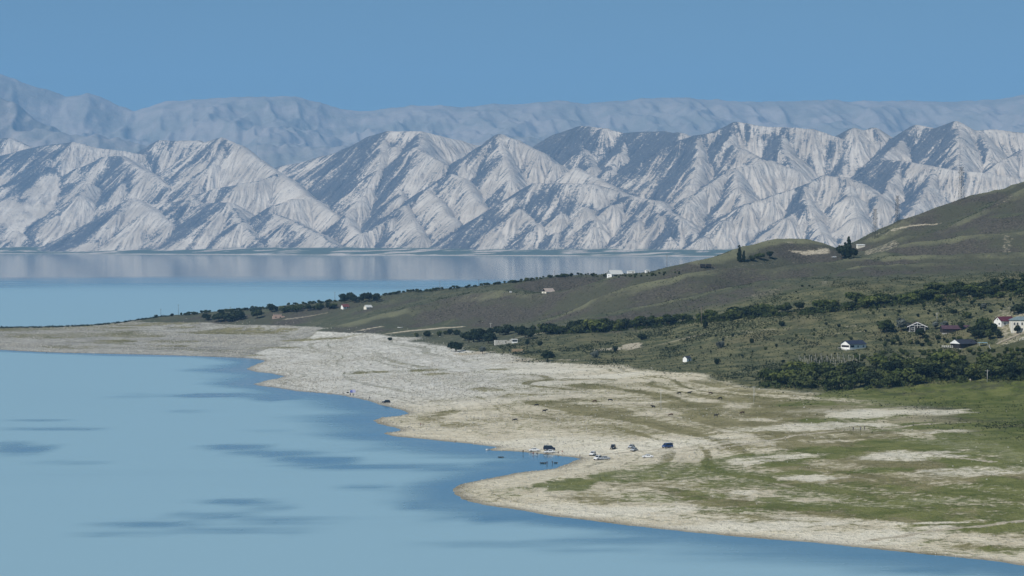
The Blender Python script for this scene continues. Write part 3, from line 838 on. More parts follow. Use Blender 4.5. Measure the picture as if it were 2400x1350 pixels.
MZ = np.full(MX.shape, -50.0, dtype=np.float32)
MQ = np.zeros_like(MZ); MDn = np.zeros_like(MZ); MB = np.zeros_like(MZ); MG = np.ones_like(MZ); MZs = np.full_like(MZ, -80.0)
wx = (MX + 26 * fbm(MX / 420, MY / 420, 3, 101) + 9 * fbm(MX / 110, MY / 110, 2, 103)).astype(np.float32)
wy = (MY + 26 * fbm(MX / 420, MY / 420, 3, 105) + 9 * fbm(MX / 110, MY / 110, 2, 107)).astype(np.float32)
for k, (P, slope, bias, gul) in enumerate(RIDGES):
    hmax = max(p[2] for p in P)
    rad = hmax / slope + 60
    x0, x1 = min(p[0] for p in P) - rad, max(p[0] for p in P) + rad
    y0, y1 = min(p[1] for p in P) - rad, max(p[1] for p in P) + rad
    ok = (MX > x0) & (MX < x1) & (MY > y0) & (MY < y1)
    ri = np.where(ok.any(axis=1))[0]; cj = np.where(ok.any(axis=0))[0]
    if len(ri) == 0 or len(cj) == 0:
        continue
    sl = (slice(ri[0], ri[-1] + 1), slice(cj[0], cj[-1] + 1))
    X, Y = wx[sl], wy[sl]
    best = np.full(X.shape, -1e9, dtype=np.float32)
    bq = np.zeros_like(best); bd = np.zeros_like(best)
    tacc = 0.0
    for (ax, ay, az), (bx, by, bz) in zip(P[:-1], P[1:]):
        ex, ey = bx - ax, by - ay
        L = math.hypot(ex, ey)
        t = np.clip(((X - ax) * ex + (Y - ay) * ey) / (L * L), 0, 1)
        vx, vy = X - ax - t * ex, Y - ay - t * ey
        d = np.sqrt(vx * vx + vy * vy)
        dd_ = np.sqrt(d * d + 42.0 ** 2) - 42.0
        z = az + (bz - az) * t - slope * dd_ * (1 - 0.12 * np.clip(d / 900, 0, 1))
        m = (az - bz) / L
        q = tacc + t * L + 190 * np.arctan2(vy, vx) + np.where((t > 0) & (t < 1), (m / slope) * d, 0) * -1.0
        up_ = z > best
        best = np.where(up_, z, best); bq = np.where(up_, q, bq); bd = np.where(up_, d, bd)
        tacc += L
    win = best > MZ[sl]
    MZs[sl] = np.where(win, MZ[sl], np.maximum(MZs[sl], best))
    MZ[sl] = np.where(win, best, MZ[sl])
    MQ[sl] = np.where(win, bq + 977.0 * k, MQ[sl])
    MDn[sl] = np.where(win, bd, MDn[sl])
    MB[sl] = np.where(win, bias, MB[sl])
    MG[sl] = np.where(win, gul, MG[sl])
# aspect of the big forms
def world_grad(z):
    zi, zj = np.gradient(z, axis=0), np.gradient(z, axis=1)
    xi, xj = np.gradient(MX, axis=0), np.gradient(MX, axis=1)
    yi, yj = np.gradient(MY, axis=0), np.gradient(MY, axis=1)
    det = xi * yj - xj * yi
    return (zi * yj - zj * yi) / det, (xi * zj - xj * zi) / det
gx, gy = world_grad(smooth2(MZ, 3))
leftness = gx / np.maximum(np.hypot(gx, gy), 0.05)         # +1: face looks to the left
# gullies that run straight down the faces
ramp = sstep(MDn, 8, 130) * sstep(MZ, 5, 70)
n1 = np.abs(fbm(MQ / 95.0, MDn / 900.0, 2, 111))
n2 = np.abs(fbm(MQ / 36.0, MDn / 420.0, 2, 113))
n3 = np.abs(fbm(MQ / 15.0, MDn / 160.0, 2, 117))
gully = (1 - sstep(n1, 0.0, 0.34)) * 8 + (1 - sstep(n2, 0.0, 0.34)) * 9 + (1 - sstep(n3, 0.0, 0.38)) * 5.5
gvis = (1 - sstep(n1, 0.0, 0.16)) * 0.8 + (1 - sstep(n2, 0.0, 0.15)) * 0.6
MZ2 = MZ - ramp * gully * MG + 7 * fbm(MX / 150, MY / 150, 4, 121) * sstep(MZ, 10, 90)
# alluvial flat at the foot, with pale stony tongues
shore_n = MDD + 60 * fbm(MX / 420, MY / 420, 4, 131)
flat = np.where(shore_n > 0, 0.6 + 0.075 * shore_n + 1.2 * fbm(MX / 90, MY / 90, 3, 133), np.maximum(shore_n * 0.05, -6))
flat = np.minimum(flat, 40 + 6 * fbm(MX / 200, MY / 200, 2, 135))
onflat = (flat > MZ2)
MZ2 = np.maximum(MZ2, flat)
patch = fbm(MX / 260, MY / 260, 4, 141)
strk = fbm(MQ / 26.0, MDn / 330.0, 3, 161)
strk2 = fbm(MQ / 60.0, MDn / 500.0, 2, 163)
draw = 1 - sstep(MZ - MZs, 0, 46)                       # scrub along the drainage lines, with shade painted into the creases between ridges
veg = leftness * 0.80 + MB * 0.55 + 0.28 * patch + 0.34 * strk + 0.30 * strk2 + 0.26 * gvis * ramp + 0.26 * draw + 0.22 * sstep(MZ, 420, 760)
inr = (MZ > 30) & (MDD < 2600)
v_lo, v_hi = np.percentile(veg[inr], [38, 93])
veg = sstep(veg, v_lo, v_hi)
veg = np.maximum(veg, 0.60 * (1 - sstep(MDn, 0, 30)) * sstep(MB, -0.15, 0.2))
toe = sstep(MZ2, 4, 40)
flatv = sstep(fbm(MX / 160, MY / 70, 4, 151) + 0.25, -0.1, 0.25)
strand = sstep(MZ2 + 2.2 * fbm(MX / 300, MY / 120, 3, 153), 2.0, 4.2)
plain_ = np.where(onflat, 1.0, 0.0) * np.where(flatv > 0.4, 1.0, 0.0) * strand
tongue = np.where(onflat, (1 - flatv), 0.0)
veg = np.where(onflat, 0.15, veg)
m_mesh = mesh_from_grid("mountain_range", np.stack([MX, MY, MZ2.astype(np.float32)], axis=-1),
                        {"veg": smooth2(veg.astype(np.float32), 1), "plain": smooth2(plain_.astype(np.float32), 2), "flow": MQ, "fall": MDn, "tint": smooth2(np.clip(0.5 + patch, 0, 1).astype(np.float32), 1)})
mountains = link(bpy.data.objects.new("mountain_range", m_mesh))
tag(mountains, "pale eroded mountains with dark scrub on their left flanks across the lake", "mountains", kind="structure")
def mountain_material():
    t = NT("pale_eroded_rock")
    v = t.coords()
    n_f = t.noise(v, 0.05, 5, 0.7)
    n_s = t.noise(v, 0.11, 3, 0.7)
    n_b = t.noise(v, 0.006, 4, 0.6)
    rock = t.mix(t.smooth(n_b, 0.35, 0.65), ROCK_A, ROCK_B)
    # ribs that run down the faces
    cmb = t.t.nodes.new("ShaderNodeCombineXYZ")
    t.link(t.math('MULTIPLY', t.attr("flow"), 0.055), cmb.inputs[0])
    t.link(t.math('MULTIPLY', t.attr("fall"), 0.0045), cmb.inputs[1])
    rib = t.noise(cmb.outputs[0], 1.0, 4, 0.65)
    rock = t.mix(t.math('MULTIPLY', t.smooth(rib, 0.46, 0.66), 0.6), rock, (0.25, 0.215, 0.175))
    rock = t.mix(t.math('MULTIPLY', t.smooth(n_f, 0.5, 0.75), 0.35), rock, (0.30, 0.25, 0.22))
    scrub = t.mix(t.smooth(n_s, 0.35, 0.65), SCRUB_A, SCRUB_B)
    th = t.math('ADD', t.attr("veg"), t.math('MULTIPLY', t.math('SUBTRACT', n_f, 0.5), 2.0))
    th = t.math('ADD', th, t.math('MULTIPLY', t.math('SUBTRACT', n_s, 0.5), 1.6))
    th = t.math('ADD', th, t.math('MULTIPLY', t.math('SUBTRACT', rib, 0.5), 2.0))
    f = t.smooth(th, 0.22, 0.72)
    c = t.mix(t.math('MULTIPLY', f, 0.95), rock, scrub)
    c = t.mix(t.attr("plain"), c, (0.100, 0.122, 0.075))
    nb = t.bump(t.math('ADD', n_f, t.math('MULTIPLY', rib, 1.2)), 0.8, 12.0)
    t.principled(c, 0.95, nb, 0.05)
    return t.m
ROCK_A, ROCK_B = (0.50, 0.43, 0.34), (0.67, 0.59, 0.485)
SCRUB_A, SCRUB_B = (0.038, 0.039, 0.040), (0.105, 0.102, 0.097)
m_mesh.materials.append(mountain_material())

# ------------------------------------------------------------------ the far blue range
FAR_Y = 25000.0
SKY_PX = [(-500, 60), (-200, 120), (0, 175), (60, 195), (110, 212), (150, 226), (200, 218), (232, 226), (280, 250), (322, 258), (360, 248), (400, 237), (480, 232), (560, 228), (640, 226), (690, 227), (740, 238), (800, 257), (850, 263),
          (900, 255), (960, 248), (1000, 247), (1080, 250), (1150, 243), (1220, 245), (1300, 237), (1380, 243), (1450, 235), (1520, 231), (1620, 228), (1700, 235), (1800, 238), (1950, 235), (2100, 237), (2250, 237), (2330, 232), (2400, 222), (2700, 200), (2900, 230)]
fu = np.linspace(-480, 2880, 950)
fd = np.linspace(-6500, 2600, 230)
FU, FD = np.meshgrid(fu, fd)
FY = (FAR_Y + FD).astype(np.float32)
FX = ((FU - 1200) / F * FY).astype(np.float32)
sky_v = np.interp(FU + 10 * fbm(FX / 900, FY / 900, 2, 201), [p[0] for p in SKY_PX], [p[1] for p in SKY_PX])
crest = H + (YH - sky_v) * FAR_Y / F
fdist = np.abs(FD)
base_ = crest - np.where(FD < 0, 0.235, 0.5) * np.sqrt(FD ** 2 + 150.0 ** 2) + 35
spur = np.abs(fbm(FX / 1900 + 0.25 * FY / 1900, FY / 5200, 4, 205))
spur2 = np.abs(fbm(FX / 700 - 0.2 * FY / 700, FY / 1500, 4, 207))
spur3 = np.abs(fbm(FX / 260 + 0.15 * FY / 260, FY / 900, 3, 209))
FZ = base_ + sstep(fdist, 60, 1300) * (330 * (0.20 - spur) + 170 * (0.18 - spur2) + 95 * (0.18 - spur3) - 20) + 30 * (0.15 - spur3)
# the darker, nearer shoulder at the left edge
for pts, sl_, yy in [([(-500, 90), (-150, 130), (0, 208), (60, 250), (150, 300), (250, 345), (330, 380)], .5, 20200.0), ([(-400, 230), (0, 290), (120, 300), (420, 330), (560, 350)], .45, 19600.0), ([(600, 330), (800, 335), (1000, 330), (1240, 310), (1300, 330)], .35, 20500.0)]:
    cr = H + (YH - np.interp(FU, [p[0] for p in pts], [p[1] for p in pts], left=620, right=620)) * yy / F
    zz = cr - sl_ * np.sqrt((FY - yy) ** 2 + 100.0 ** 2) + 200 * (0.15 - spur2) + 90 * (0.15 - spur3)
    FZ = np.maximum(FZ, zz)
FZ = np.maximum(FZ + 8 * fbm(FX / 420, FY / 420, 5, 211, 0.55) * sstep(fdist, 0, 500) + 10 * fbm(FX / 200, FY / 200, 3, 213), -5)
far_mesh = mesh_from_grid("far_mountain_range", np.stack([FX, FY, FZ.astype(np.float32)], axis=-1))
far_range = link(bpy.data.objects.new("far_mountain_range", far_mesh))
tag(far_range, "hazy blue far mountain range along the skyline", "mountains", kind="structure")
def far_material():
    t = NT("far_slopes")
    v = t.coords()
    n = t.noise(v, 0.0022, 6, 0.65)
    n2 = t.noise(v, 0.012, 4, 0.65)
    c = t.mix(t.smooth(n, 0.35, 0.65), (0.215, 0.21, 0.18), (0.315, 0.285, 0.255))
    c = t.mix(t.math('MULTIPLY', t.smooth(n2, 0.5, 0.7), 0.3), c, (0.19, 0.20, 0.16))
    t.principled(c, 0.95, t.bump(n2, 0.45, 40.0), 0.05)
    return t.m
far_mesh.materials.append(far_material())

# ------------------------------------------------------------------ the air over the lake
HAZE_DENSITY = 3.6e-5
HAZE_COLOR = (0.31, 0.61, 1.0)
def haze_box():
    bm = bmesh.new()
    bmesh.ops.create_cube(bm, size=1.0)
    me = bpy.data.meshes.new("haze"); bm.to_mesh(me); bm.free()
    o = link(bpy.data.objects.new("haze", me))
    zlo, zhi = -9.5, float(max(FZ.max(), MZ2.max())) + 25.0
    o.scale = (33000, 34600, zhi - zlo)
    o.location = (0, 14800, (zlo + zhi) / 2)
    tag(o, "thin blue haze hanging over the lake and mountains", "haze", kind="stuff")
    m = bpy.data.materials.new("haze_air"); m.use_nodes = True
    nt = m.node_tree; nt.nodes.clear()
    out = nt.nodes.new("ShaderNodeOutputMaterial")
    pv = nt.nodes.new("ShaderNodeVolumePrincipled")
    pv.inputs["Color"].default_value = (*HAZE_COLOR, 1)
    pv.inputs["Density"].default_value = HAZE_DENSITY
    pv.inputs["Anisotropy"].default_value = 0.0
    nt.links.new(pv.outputs[0], out.inputs["Volume"])
    me.materials.append(m)
    return o
haze_box()

# ------------------------------------------------------------------ mesh builder for things
class MB:
    """collects shapes, builds ONE mesh object"""
    def __init__(self):
        self.v, self.f, self.m, self.sm = [], [], [], []
    def add(self, verts, faces, mi=0, smooth=False):
        b = len(self.v)
        self.v += [tuple(p) for p in verts]
        self.f += [tuple(i + b for i in q) for q in faces]
        self.m += [mi] * len(faces)
        self.sm += [smooth] * len(faces)
        return self
    def box(self, x0, x1, y0, y1, z0, z1, mi=0):
        v = [(x0, y0, z0), (x1, y0, z0), (x1, y1, z0), (x0, y1, z0), (x0, y0, z1), (x1, y0, z1), (x1, y1, z1), (x0, y1, z1)]
        return self.add(v, [(0, 3, 2, 1), (4, 5, 6, 7), (0, 1, 5, 4), (1, 2, 6, 5), (2, 3, 7, 6), (3, 0, 4, 7)], mi)
    def prism(self, poly, axis, a, b, mi=0):
        """outline extruded along an axis; poly given in the other two axes"""
        n = len(poly)
        def put(p, t):
            return {'x': (t, p[0], p[1]), 'y': (p[0], t, p[1]), 'z': (p[0], p[1], t)}[axis]
        v = [put(p, a) for p in poly] + [put(p, b) for p in poly]
        f = [tuple(range(n))[::-1], tuple(range(n, 2 * n))] + [(i, (i + 1) % n, n + (i + 1) % n, n + i) for i in range(n)]
        return self.add(v, f, mi)
    def tube(self, pts, radii, n=6, mi=0, cap=True, smooth=True):
        rings, faces = [], []
        P = [Vector(p) for p in pts]
        for i, p in enumerate(P):
            d = (P[min(i + 1, len(P) - 1)] - P[max(i - 1, 0)]).normalized()
            a = d.orthogonal().normalized() if abs(d.z) > 0.9 else d.cross(Vector((0, 0, 1))).normalized()
            b = d.cross(a)
            r = radii[i] if isinstance(radii, (list, tuple)) else radii
            rings.append([p + (a * math.cos(2 * math.pi * k / n) + b * math.sin(2 * math.pi * k / n)) * r for k in range(n)])
        v = [q for r_ in rings for q in r_]
        for i in range(len(P) - 1):
            for k in range(n):
                faces.append((i * n + k, i * n + (k + 1) % n, (i + 1) * n + (k + 1) % n, (i + 1) * n + k))
        if cap:
            faces.append(tuple(range(n))[::-1]); faces.append(tuple((len(P) - 1) * n + k for k in range(n)))
        return self.add(v, faces, mi, smooth)
    def mesh(self, name, mats):
        me = bpy.data.meshes.new(name)
        me.from_pydata(self.v, [], self.f)
        for m in (mats if isinstance(mats, (list, tuple)) else [mats]):
            me.materials.append(m)
        me.polygons.foreach_set("material_index", self.m)
        me.polygons.foreach_set("use_smooth", self.sm)
        bm = bmesh.new(); bm.from_mesh(me)
        bmesh.ops.recalc_face_normals(bm, faces=bm.faces)
        bm.to_mesh(me); bm.free()
        me.update()
        return me
    def build(self, name, mats, parent=None, loc=None):
        o = bpy.data.objects.new(name, self.mesh(name, mats))
        if loc is not None: o.location = loc
        return link(o, parent)

# ------------------------------------------------------------------ materials of things
def leaf_mat(name, dark, light, sc=0.9):
    t = NT(name)
    v = t.coords()
    n = t.noise(v, sc, 3, 0.6)
    oi = t.t.nodes.new("ShaderNodeObjectInfo")
    c = t.mix(t.smooth(n, 0.3, 0.7), dark, light)
    hsv = t.t.nodes.new("ShaderNodeHueSaturation")
    t.link(c, hsv.inputs["Color"])
    t.link(t.smooth(oi.outputs["Random"], 0.0, 1.0, 0.72, 1.25), hsv.inputs["Value"])
    t.link(t.smooth(oi.outputs["Random"], 0.0, 1.0, 0.515, 0.485), hsv.inputs["Hue"])
    d = t.t.nodes.new("ShaderNodeBsdfDiffuse"); t.link(hsv.outputs[0], d.inputs[0])
    tr = t.t.nodes.new("ShaderNodeBsdfTranslucent"); t.link(hsv.outputs[0], tr.inputs[0])
    ms = t.t.nodes.new("ShaderNodeMixShader"); ms.inputs[0].default_value = 0.25
    t.link(d.outputs[0], ms.inputs[1]); t.link(tr.outputs[0], ms.inputs[2])
    t.link(ms.outputs[0], t.out.inputs[0])
    return t.m
M = {
    "leaf": leaf_mat("leaf_green", (0.036, 0.052, 0.022), (0.105, 0.125, 0.045)),
    "leaf_dark": leaf_mat("leaf_dark", (0.020, 0.032, 0.019), (0.050, 0.064, 0.032)),
    "leaf_bright": leaf_mat("leaf_bright", (0.055, 0.078, 0.024), (0.155, 0.175, 0.055)),
    "leaf_silver": leaf_mat("leaf_silver", (0.085, 0.100, 0.088), (0.19, 0.21, 0.19)),
    "bark": simple_mat("bark", (0.09, 0.07, 0.05), 0.9, 0.4, 3.0, 0.1),
    "white_wall": simple_mat("white_plaster", (0.82, 0.81, 0.78), 0.85, 0.10, 0.6),
    "cream_wall": simple_mat("cream_plaster", (0.74, 0.70, 0.60), 0.85, 0.15, 0.6),
    "dark_wall": simple_mat("dark_timber", (0.030, 0.026, 0.024), 0.8, 0.35, 2.0),
    "navy_roof": simple_mat("navy_sheet_roof", (0.030, 0.036, 0.062), 0.5, 0.25, 0.8, 0.4),
    "slate_roof": simple_mat("dark_sheet_roof", (0.036, 0.038, 0.050), 0.5, 0.25, 0.8, 0.4),
    "maroon_roof": simple_mat("maroon_sheet_roof", (0.105, 0.022, 0.036), 0.55, 0.25, 0.8, 0.4),
    "plum_roof": simple_mat("plum_sheet_roof", (0.085, 0.048, 0.062), 0.6, 0.3, 0.8, 0.3),
    "teal_roof": simple_mat("teal_sheet_roof", (0.17, 0.22, 0.235), 0.55, 0.2, 0.8, 0.4),
    "pale_roof": simple_mat("pale_sheet_roof", (0.56, 0.57, 0.55), 0.6, 0.15, 0.8, 0.3),
    "pink_roof": simple_mat("weathered_pink_roof", (0.42, 0.35, 0.31), 0.75, 0.2, 0.8),
    "red_roof": simple_mat("red_tile_roof", (0.17, 0.060, 0.058), 0.7, 0.3, 1.0),
    "grey_roof": simple_mat("grey_sheet_roof", (0.30, 0.33, 0.36), 0.6, 0.2, 0.8),
    "brick": simple_mat("pink_brick", (0.45, 0.33, 0.27), 0.9, 0.25, 2.0),
    "tan_brick": simple_mat("tan_mud_brick", (0.36, 0.27, 0.17), 0.9, 0.3, 1.2),
    "glass": simple_mat("dark_glass", (0.020, 0.026, 0.034), 0.12, 0.3, 1.0, 0.6),
    "shade": simple_mat("interior_shade", (0.018, 0.018, 0.020), 0.9, 0.2, 1.0),
    "white_paint": simple_mat("white_paint", (0.78, 0.78, 0.77), 0.55, 0.1, 1.0),
    "ruin_wall": simple_mat("weathered_plaster", (0.52, 0.50, 0.45), 0.9, 0.3, 0.8),
    "wood": simple_mat("grey_wood", (0.16, 0.13, 0.10), 0.9, 0.35, 2.0),
    "pale_wood": simple_mat("pale_wood", (0.42, 0.37, 0.29), 0.9, 0.25, 2.0),
    "concrete": simple_mat("pale_concrete", (0.45, 0.44, 0.41), 0.9, 0.2, 1.0),
    "steel": simple_mat("grey_steel", (0.045, 0.05, 0.06), 0.55, 0.3, 0.5, 0.5),
    "blue_tarp": simple_mat("light_blue_tarp", (0.30, 0.52, 0.68), 0.6, 0.15, 1.0),
    "tent_blue": simple_mat("violet_blue_nylon", (0.12, 0.15, 0.42), 0.6, 0.2, 1.0),
    "tent_pale": simple_mat("lilac_nylon", (0.40, 0.40, 0.58), 0.6, 0.15, 1.0),
    "car_white": simple_mat("white_car_paint", (0.78, 0.78, 0.78), 0.25, 0.05, 0.5, 0.5),
    "car_silver": simple_mat("silver_car_paint", (0.42, 0.44, 0.47), 0.25, 0.08, 0.5, 0.6),
    "car_black": simple_mat("black_car_paint", (0.016, 0.017, 0.022), 0.2, 0.2, 0.5, 0.6),
    "car_navy": simple_mat("navy_car_paint", (0.014, 0.018, 0.040), 0.2, 0.2, 0.5, 0.6),
    "car_blue": simple_mat("blue_car_paint", (0.020, 0.060, 0.20), 0.25, 0.2, 0.5, 0.6),
    "tyre": simple_mat("tyre_rubber", (0.022, 0.022, 0.023), 0.9, 0.2, 3.0, 0.1),
    "rim": simple_mat("alloy_rim", (0.45, 0.46, 0.48), 0.35, 0.15, 3.0, 0.6),
    "lamp": simple_mat("lamp_glass", (0.75, 0.76, 0.76), 0.15, 0.05, 3.0, 0.6),
    "tail": simple_mat("tail_light_red", (0.40, 0.03, 0.03), 0.3, 0.1, 3.0, 0.5),
    "boat": simple_mat("dark_rubber_boat", (0.030, 0.045, 0.062), 0.6, 0.2, 2.0),
    "skin": simple_mat("skin", (0.42, 0.26, 0.18), 0.6, 0.1, 4.0),
    "hair": simple_mat("dark_hair", (0.02, 0.017, 0.015), 0.7, 0.2, 6.0),
    "shoe": simple_mat("dark_shoe", (0.03, 0.028, 0.027), 0.7, 0.2, 6.0),
    "cloth_black": simple_mat("black_cloth", (0.025, 0.025, 0.028), 0.9, 0.2, 4.0),
    "cloth_navy": simple_mat("navy_cloth", (0.03, 0.04, 0.085), 0.9, 0.2, 4.0),
    "cloth_grey": simple_mat("grey_cloth", (0.14, 0.14, 0.15), 0.9, 0.2, 4.0),
    "cloth_white": simple_mat("white_cloth", (0.66, 0.65, 0.62), 0.9, 0.1, 4.0),
    "cloth_red": simple_mat("red_cloth", (0.26, 0.05, 0.045), 0.9, 0.2, 4.0),
    "cloth_tan": simple_mat("tan_cloth", (0.34, 0.27, 0.19), 0.9, 0.2, 4.0),
    "hide_black": simple_mat("black_hide", (0.018, 0.016, 0.015), 0.8, 0.3, 2.0),
    "hide_brown": simple_mat("brown_hide", (0.075, 0.042, 0.026), 0.8, 0.3, 2.0),
    "horn": simple_mat("horn", (0.45, 0.40, 0.32), 0.6, 0.2, 4.0),
}

# ------------------------------------------------------------------ trees and bushes
def crown_mesh(name, lobes, nleaf, size, seed, mat, top_bias=0.0):
    """leaf clumps spread over and through several lobes; unit height"""
    r = np.random.default_rng(seed)
    vs, fs = [], []
    vol = np.array([l[3] * l[4] * l[5] for l in lobes]) ** 0.75
    cnt = np.maximum(8, (nleaf * vol / vol.sum()).astype(int))
    for (cx_, cy_, cz_, rx, ry, rz), n in zip(lobes, cnt):
        for _ in range(n):
            d = r.normal(size=3); d /= np.linalg.norm(d)
            rad = (0.55 + 0.5 * r.random() ** 0.6)
            p = np.array([cx_ + d[0] * rx * rad, cy_ + d[1] * ry * rad, cz_ + d[2] * rz * rad])
            if p[2] < 0.02: p[2] = 0.02 + 0.03 * r.random()
            nrm = d + 0.8 * r.normal(size=3); nrm /= np.linalg.norm(nrm)
            a = np.cross(nrm, r.normal(size=3)); a /= np.linalg.norm(a) + 1e-9
            b = np.cross(nrm, a)
            s = size * (0.55 + 0.9 * r.random())
            k = len(vs)
            # a ragged five-sided clump, slightly folded
            for q in range(5):
                an = 2 * math.pi * q / 5 + r.random() * 0.7
                rr = s * (0.6 + 0.6 * r.random())
                vs.append(tuple(p + (a * math.cos(an) + b * math.sin(an)) * rr + nrm * s * 0.25 * r.normal()))
            vs.append(tuple(p + nrm * s * 0.35))
            for q in range(5):
                fs.append((k + q, k + (q + 1) % 5, k + 5))
    me = bpy.data.meshes.new(name)
    me.from_pydata(vs, [], fs)
    me.materials.append(mat)
    me.update()
    return me
def trunk_mesh(name, lobes, h0, r0, seed):
    r = random.Random(seed)
    mb = MB()
    top = (r.uniform(-.03, .03), r.uniform(-.03, .03), h0)
    mb.tube([(0, 0, -0.06), (0.0, 0.0, 0.02), (top[0] * .5, top[1] * .5, h0 * .5), top], [r0 * 1.5, r0 * 1.15, r0, r0 * .85], 6)
    for l in lobes:
        tip = (l[0], l[1], l[2])
        m = ((top[0] + tip[0]) / 2 + r.uniform(-.03, .03), (top[1] + tip[1]) / 2 + r.uniform(-.03, .03), (top[2] + tip[2]) / 2)
        mb.tube([(top[0], top[1], top[2] - 0.03), m, tip], [r0 * .65, r0 * .4, r0 * .15], 5)
    return mb.mesh(name, M["bark"])
def make_lobes(kind, seed):
    r = random.Random(seed)
    L = []
    if kind == "round":
        for i in range(7):
            a = i * 2.399 + r.random()
            q = r.uniform(.10, .24)
            L.append((math.cos(a) * q, math.sin(a) * q, r.uniform(.42, .78), r.uniform(.17, .25), r.uniform(.17, .25), r.uniform(.13, .20)))
        L.append((0, 0, .62, .26, .26, .28))
    elif kind == "spread":
        for i in range(8):
            a = i * 2.399 + r.random()
            q = r.uniform(.15, .42)
            L.append((math.cos(a) * q, math.sin(a) * q, r.uniform(.42, .75), r.uniform(.22, .30), r.uniform(.22, .30), r.uniform(.16, .24)))
        L.append((0, 0, .6, .34, .34, .30))
    elif kind == "poplar":
        for i in range(9):
            z = .16 + .09 * i
            w = .105 * math.sin(min(1, z * 1.15 + .12) * math.pi * .94) ** 0.6 + .02
            L.append((r.uniform(-.02, .02), r.uniform(-.02, .02), z, w * r.uniform(.8, 1.2), w * r.uniform(.8, 1.2), .09))
    elif kind == "bush":
        for i in range(6):
            a = i * 2.399 + r.random()
            q = r.uniform(.15, .5)
            L.append((math.cos(a) * q, math.sin(a) * q, r.uniform(.28, .62), r.uniform(.26, .42), r.uniform(.26, .42), r.uniform(.22, .36)))
        L.append((0, 0, .42, .5, .5, .4))
    return L
PLANTS = {}
def plant_kind(key, kind, seed, nleaf, size, h0, r0):
    lb = make_lobes(kind, seed)
    PLANTS[key] = (crown_mesh("crown", lb, nleaf, size, seed, M["leaf"]), trunk_mesh("trunk", lb, h0, r0, seed))
for i in range(4): plant_kind("round%d" % i, "round", 100 + i, 420, 0.070, 0.34, 0.030)
for i in range(4): plant_kind("spread%d" % i, "spread", 200 + i, 460, 0.085, 0.30, 0.035)
for i in range(2): plant_kind("poplar%d" % i, "poplar", 300 + i, 520, 0.036, 0.5, 0.016)
for i in range(4): plant_kind("bush%d" % i, "bush", 400 + i, 300, 0.120, 0.18, 0.030)
prand = random.Random(77)
def plant(name, key, p, h, wide=1.0, leaf="leaf", label=None, cat="tree", group=None, sink=0.1):
    root = empty(name, (p[0], p[1], p[2] - sink), prand.uniform(0, 6.28))
    root.scale = (h * wide, h * wide * prand.uniform(.9, 1.1), h)
    cm, tm = PLANTS[key]
    c = bpy.data.objects.new("crown", cm); link(c, root)
    if leaf != "leaf":
        c.material_slots[0].link = 'OBJECT'; c.material_slots[0].material = M[leaf]
    t = bpy.data.objects.new("trunk", tm); link(t, root)
    tag(root, label, cat, group)
    return root
def plant_px(name, kind, u, v, hpx, wide=1.0, leaf="leaf", label=None, cat="tree", group=None):
    p = at(u, v)
    if p is None: return None
    n = 2 if kind == "poplar" else 4
    return plant(name, kind + str(prand.randrange(n)), p, hpx * mpp(p), wide, leaf, label, cat, group)

def belt(name, kinds, rows, n, hpx, leafs, label, group, cat="tree", wide=(.9, 1.3), gap=2.6, sections=None):
    """trees standing between two measured edges; rows: (column, far base row, near base row)"""
    placed = []
    us = [r_[0] for r_ in rows]
    tries = 0
    while len(placed) < n and tries < n * 30:
        tries += 1
        u = prand.uniform(us[0], us[-1])
        lo = float(np.interp(u, us, [r_[1] for r_ in rows])); hi_ = float(np.interp(u, us, [r_[2] for r_ in rows]))
        p = at(u, prand.uniform(lo, hi_))
        if p is None or any((p.x - q.x) ** 2 + (p.y - q.y) ** 2 < gap * gap for q in placed):
            continue
        placed.append(p)
        h = prand.uniform(hpx[0], hpx[1]) * mpp(p)
        lf = prand.choice(leafs)
        lab, grp = label, group
        if sections:
            ph = [s_[1] for s_ in sections if u <= s_[0]][0]
            tone = {"leaf": "mid-green", "leaf_dark": "dark green", "leaf_bright": "yellowish green"}[lf]
            lab, grp = tone + " " + label + " " + ph, group + ", " + tone + " " + ph
        plant(name, prand.choice(kinds) + str(prand.randrange(4)), p, h, prand.uniform(*wide), lf, lab, cat, grp)

# belt of fruit trees under the brown hill
belt("tree", ["round", "spread"], [(1255, 778, 786), (1300, 779, 787), (1400, 772, 779), (1500, 764, 771), (1640, 750, 757), (1800, 735, 743), (1900, 725, 737), (2000, 710, 727), (2100, 703, 716), (2200, 686, 708), (2300, 676, 702), (2420, 664, 697)],
     122, (15, 30), ["leaf", "leaf", "leaf_dark", "leaf_bright"], "tree in the upper belt", "trees in the upper belt", sections=[(1400, "just right of the ruin"), (1640, "left of its thick grey pole"), (1900, "between thick grey pole and navy-roofed house"), (2150, "above the navy-roofed and gabled houses"), (2500, "at its right end above the maroon roof")], wide=(1.0, 1.6), gap=3.6)
belt("tree", ["spread", "round"], [(1785, 888, 906), (1850, 878, 914), (1950, 870, 916), (2050, 864, 910), (2150, 858, 903), (2250, 854, 896), (2420, 852, 892)],
     92, (22, 41), ["leaf", "leaf_bright", "leaf", "leaf_dark"], "tree in the lower belt", "trees in the lower belt", sections=[(1900, "at its left end by the stony plain"), (2050, "below the stakes"), (2200, "left of the person in white"), (2500, "below the terrace railing")], wide=(1.0, 1.5), gap=4.2)
belt("fruit_tree", ["round", "spread"], [(u_, skyline_v(u_) + 1.2, skyline_v(u_) + 3.5) for u_ in range(412, 1405, 24)],
     190, (5.5, 8.5), ["leaf_dark", "leaf"], "small fruit tree in the skyline row", "orchard row on the skyline", sections=[(640, "left of the pink brick building"), (920, "above the red-roofed house"), (1150, "above the low brown hill"), (1500, "near the barn and far farmhouse")], wide=(.9, 1.4), gap=1.7)
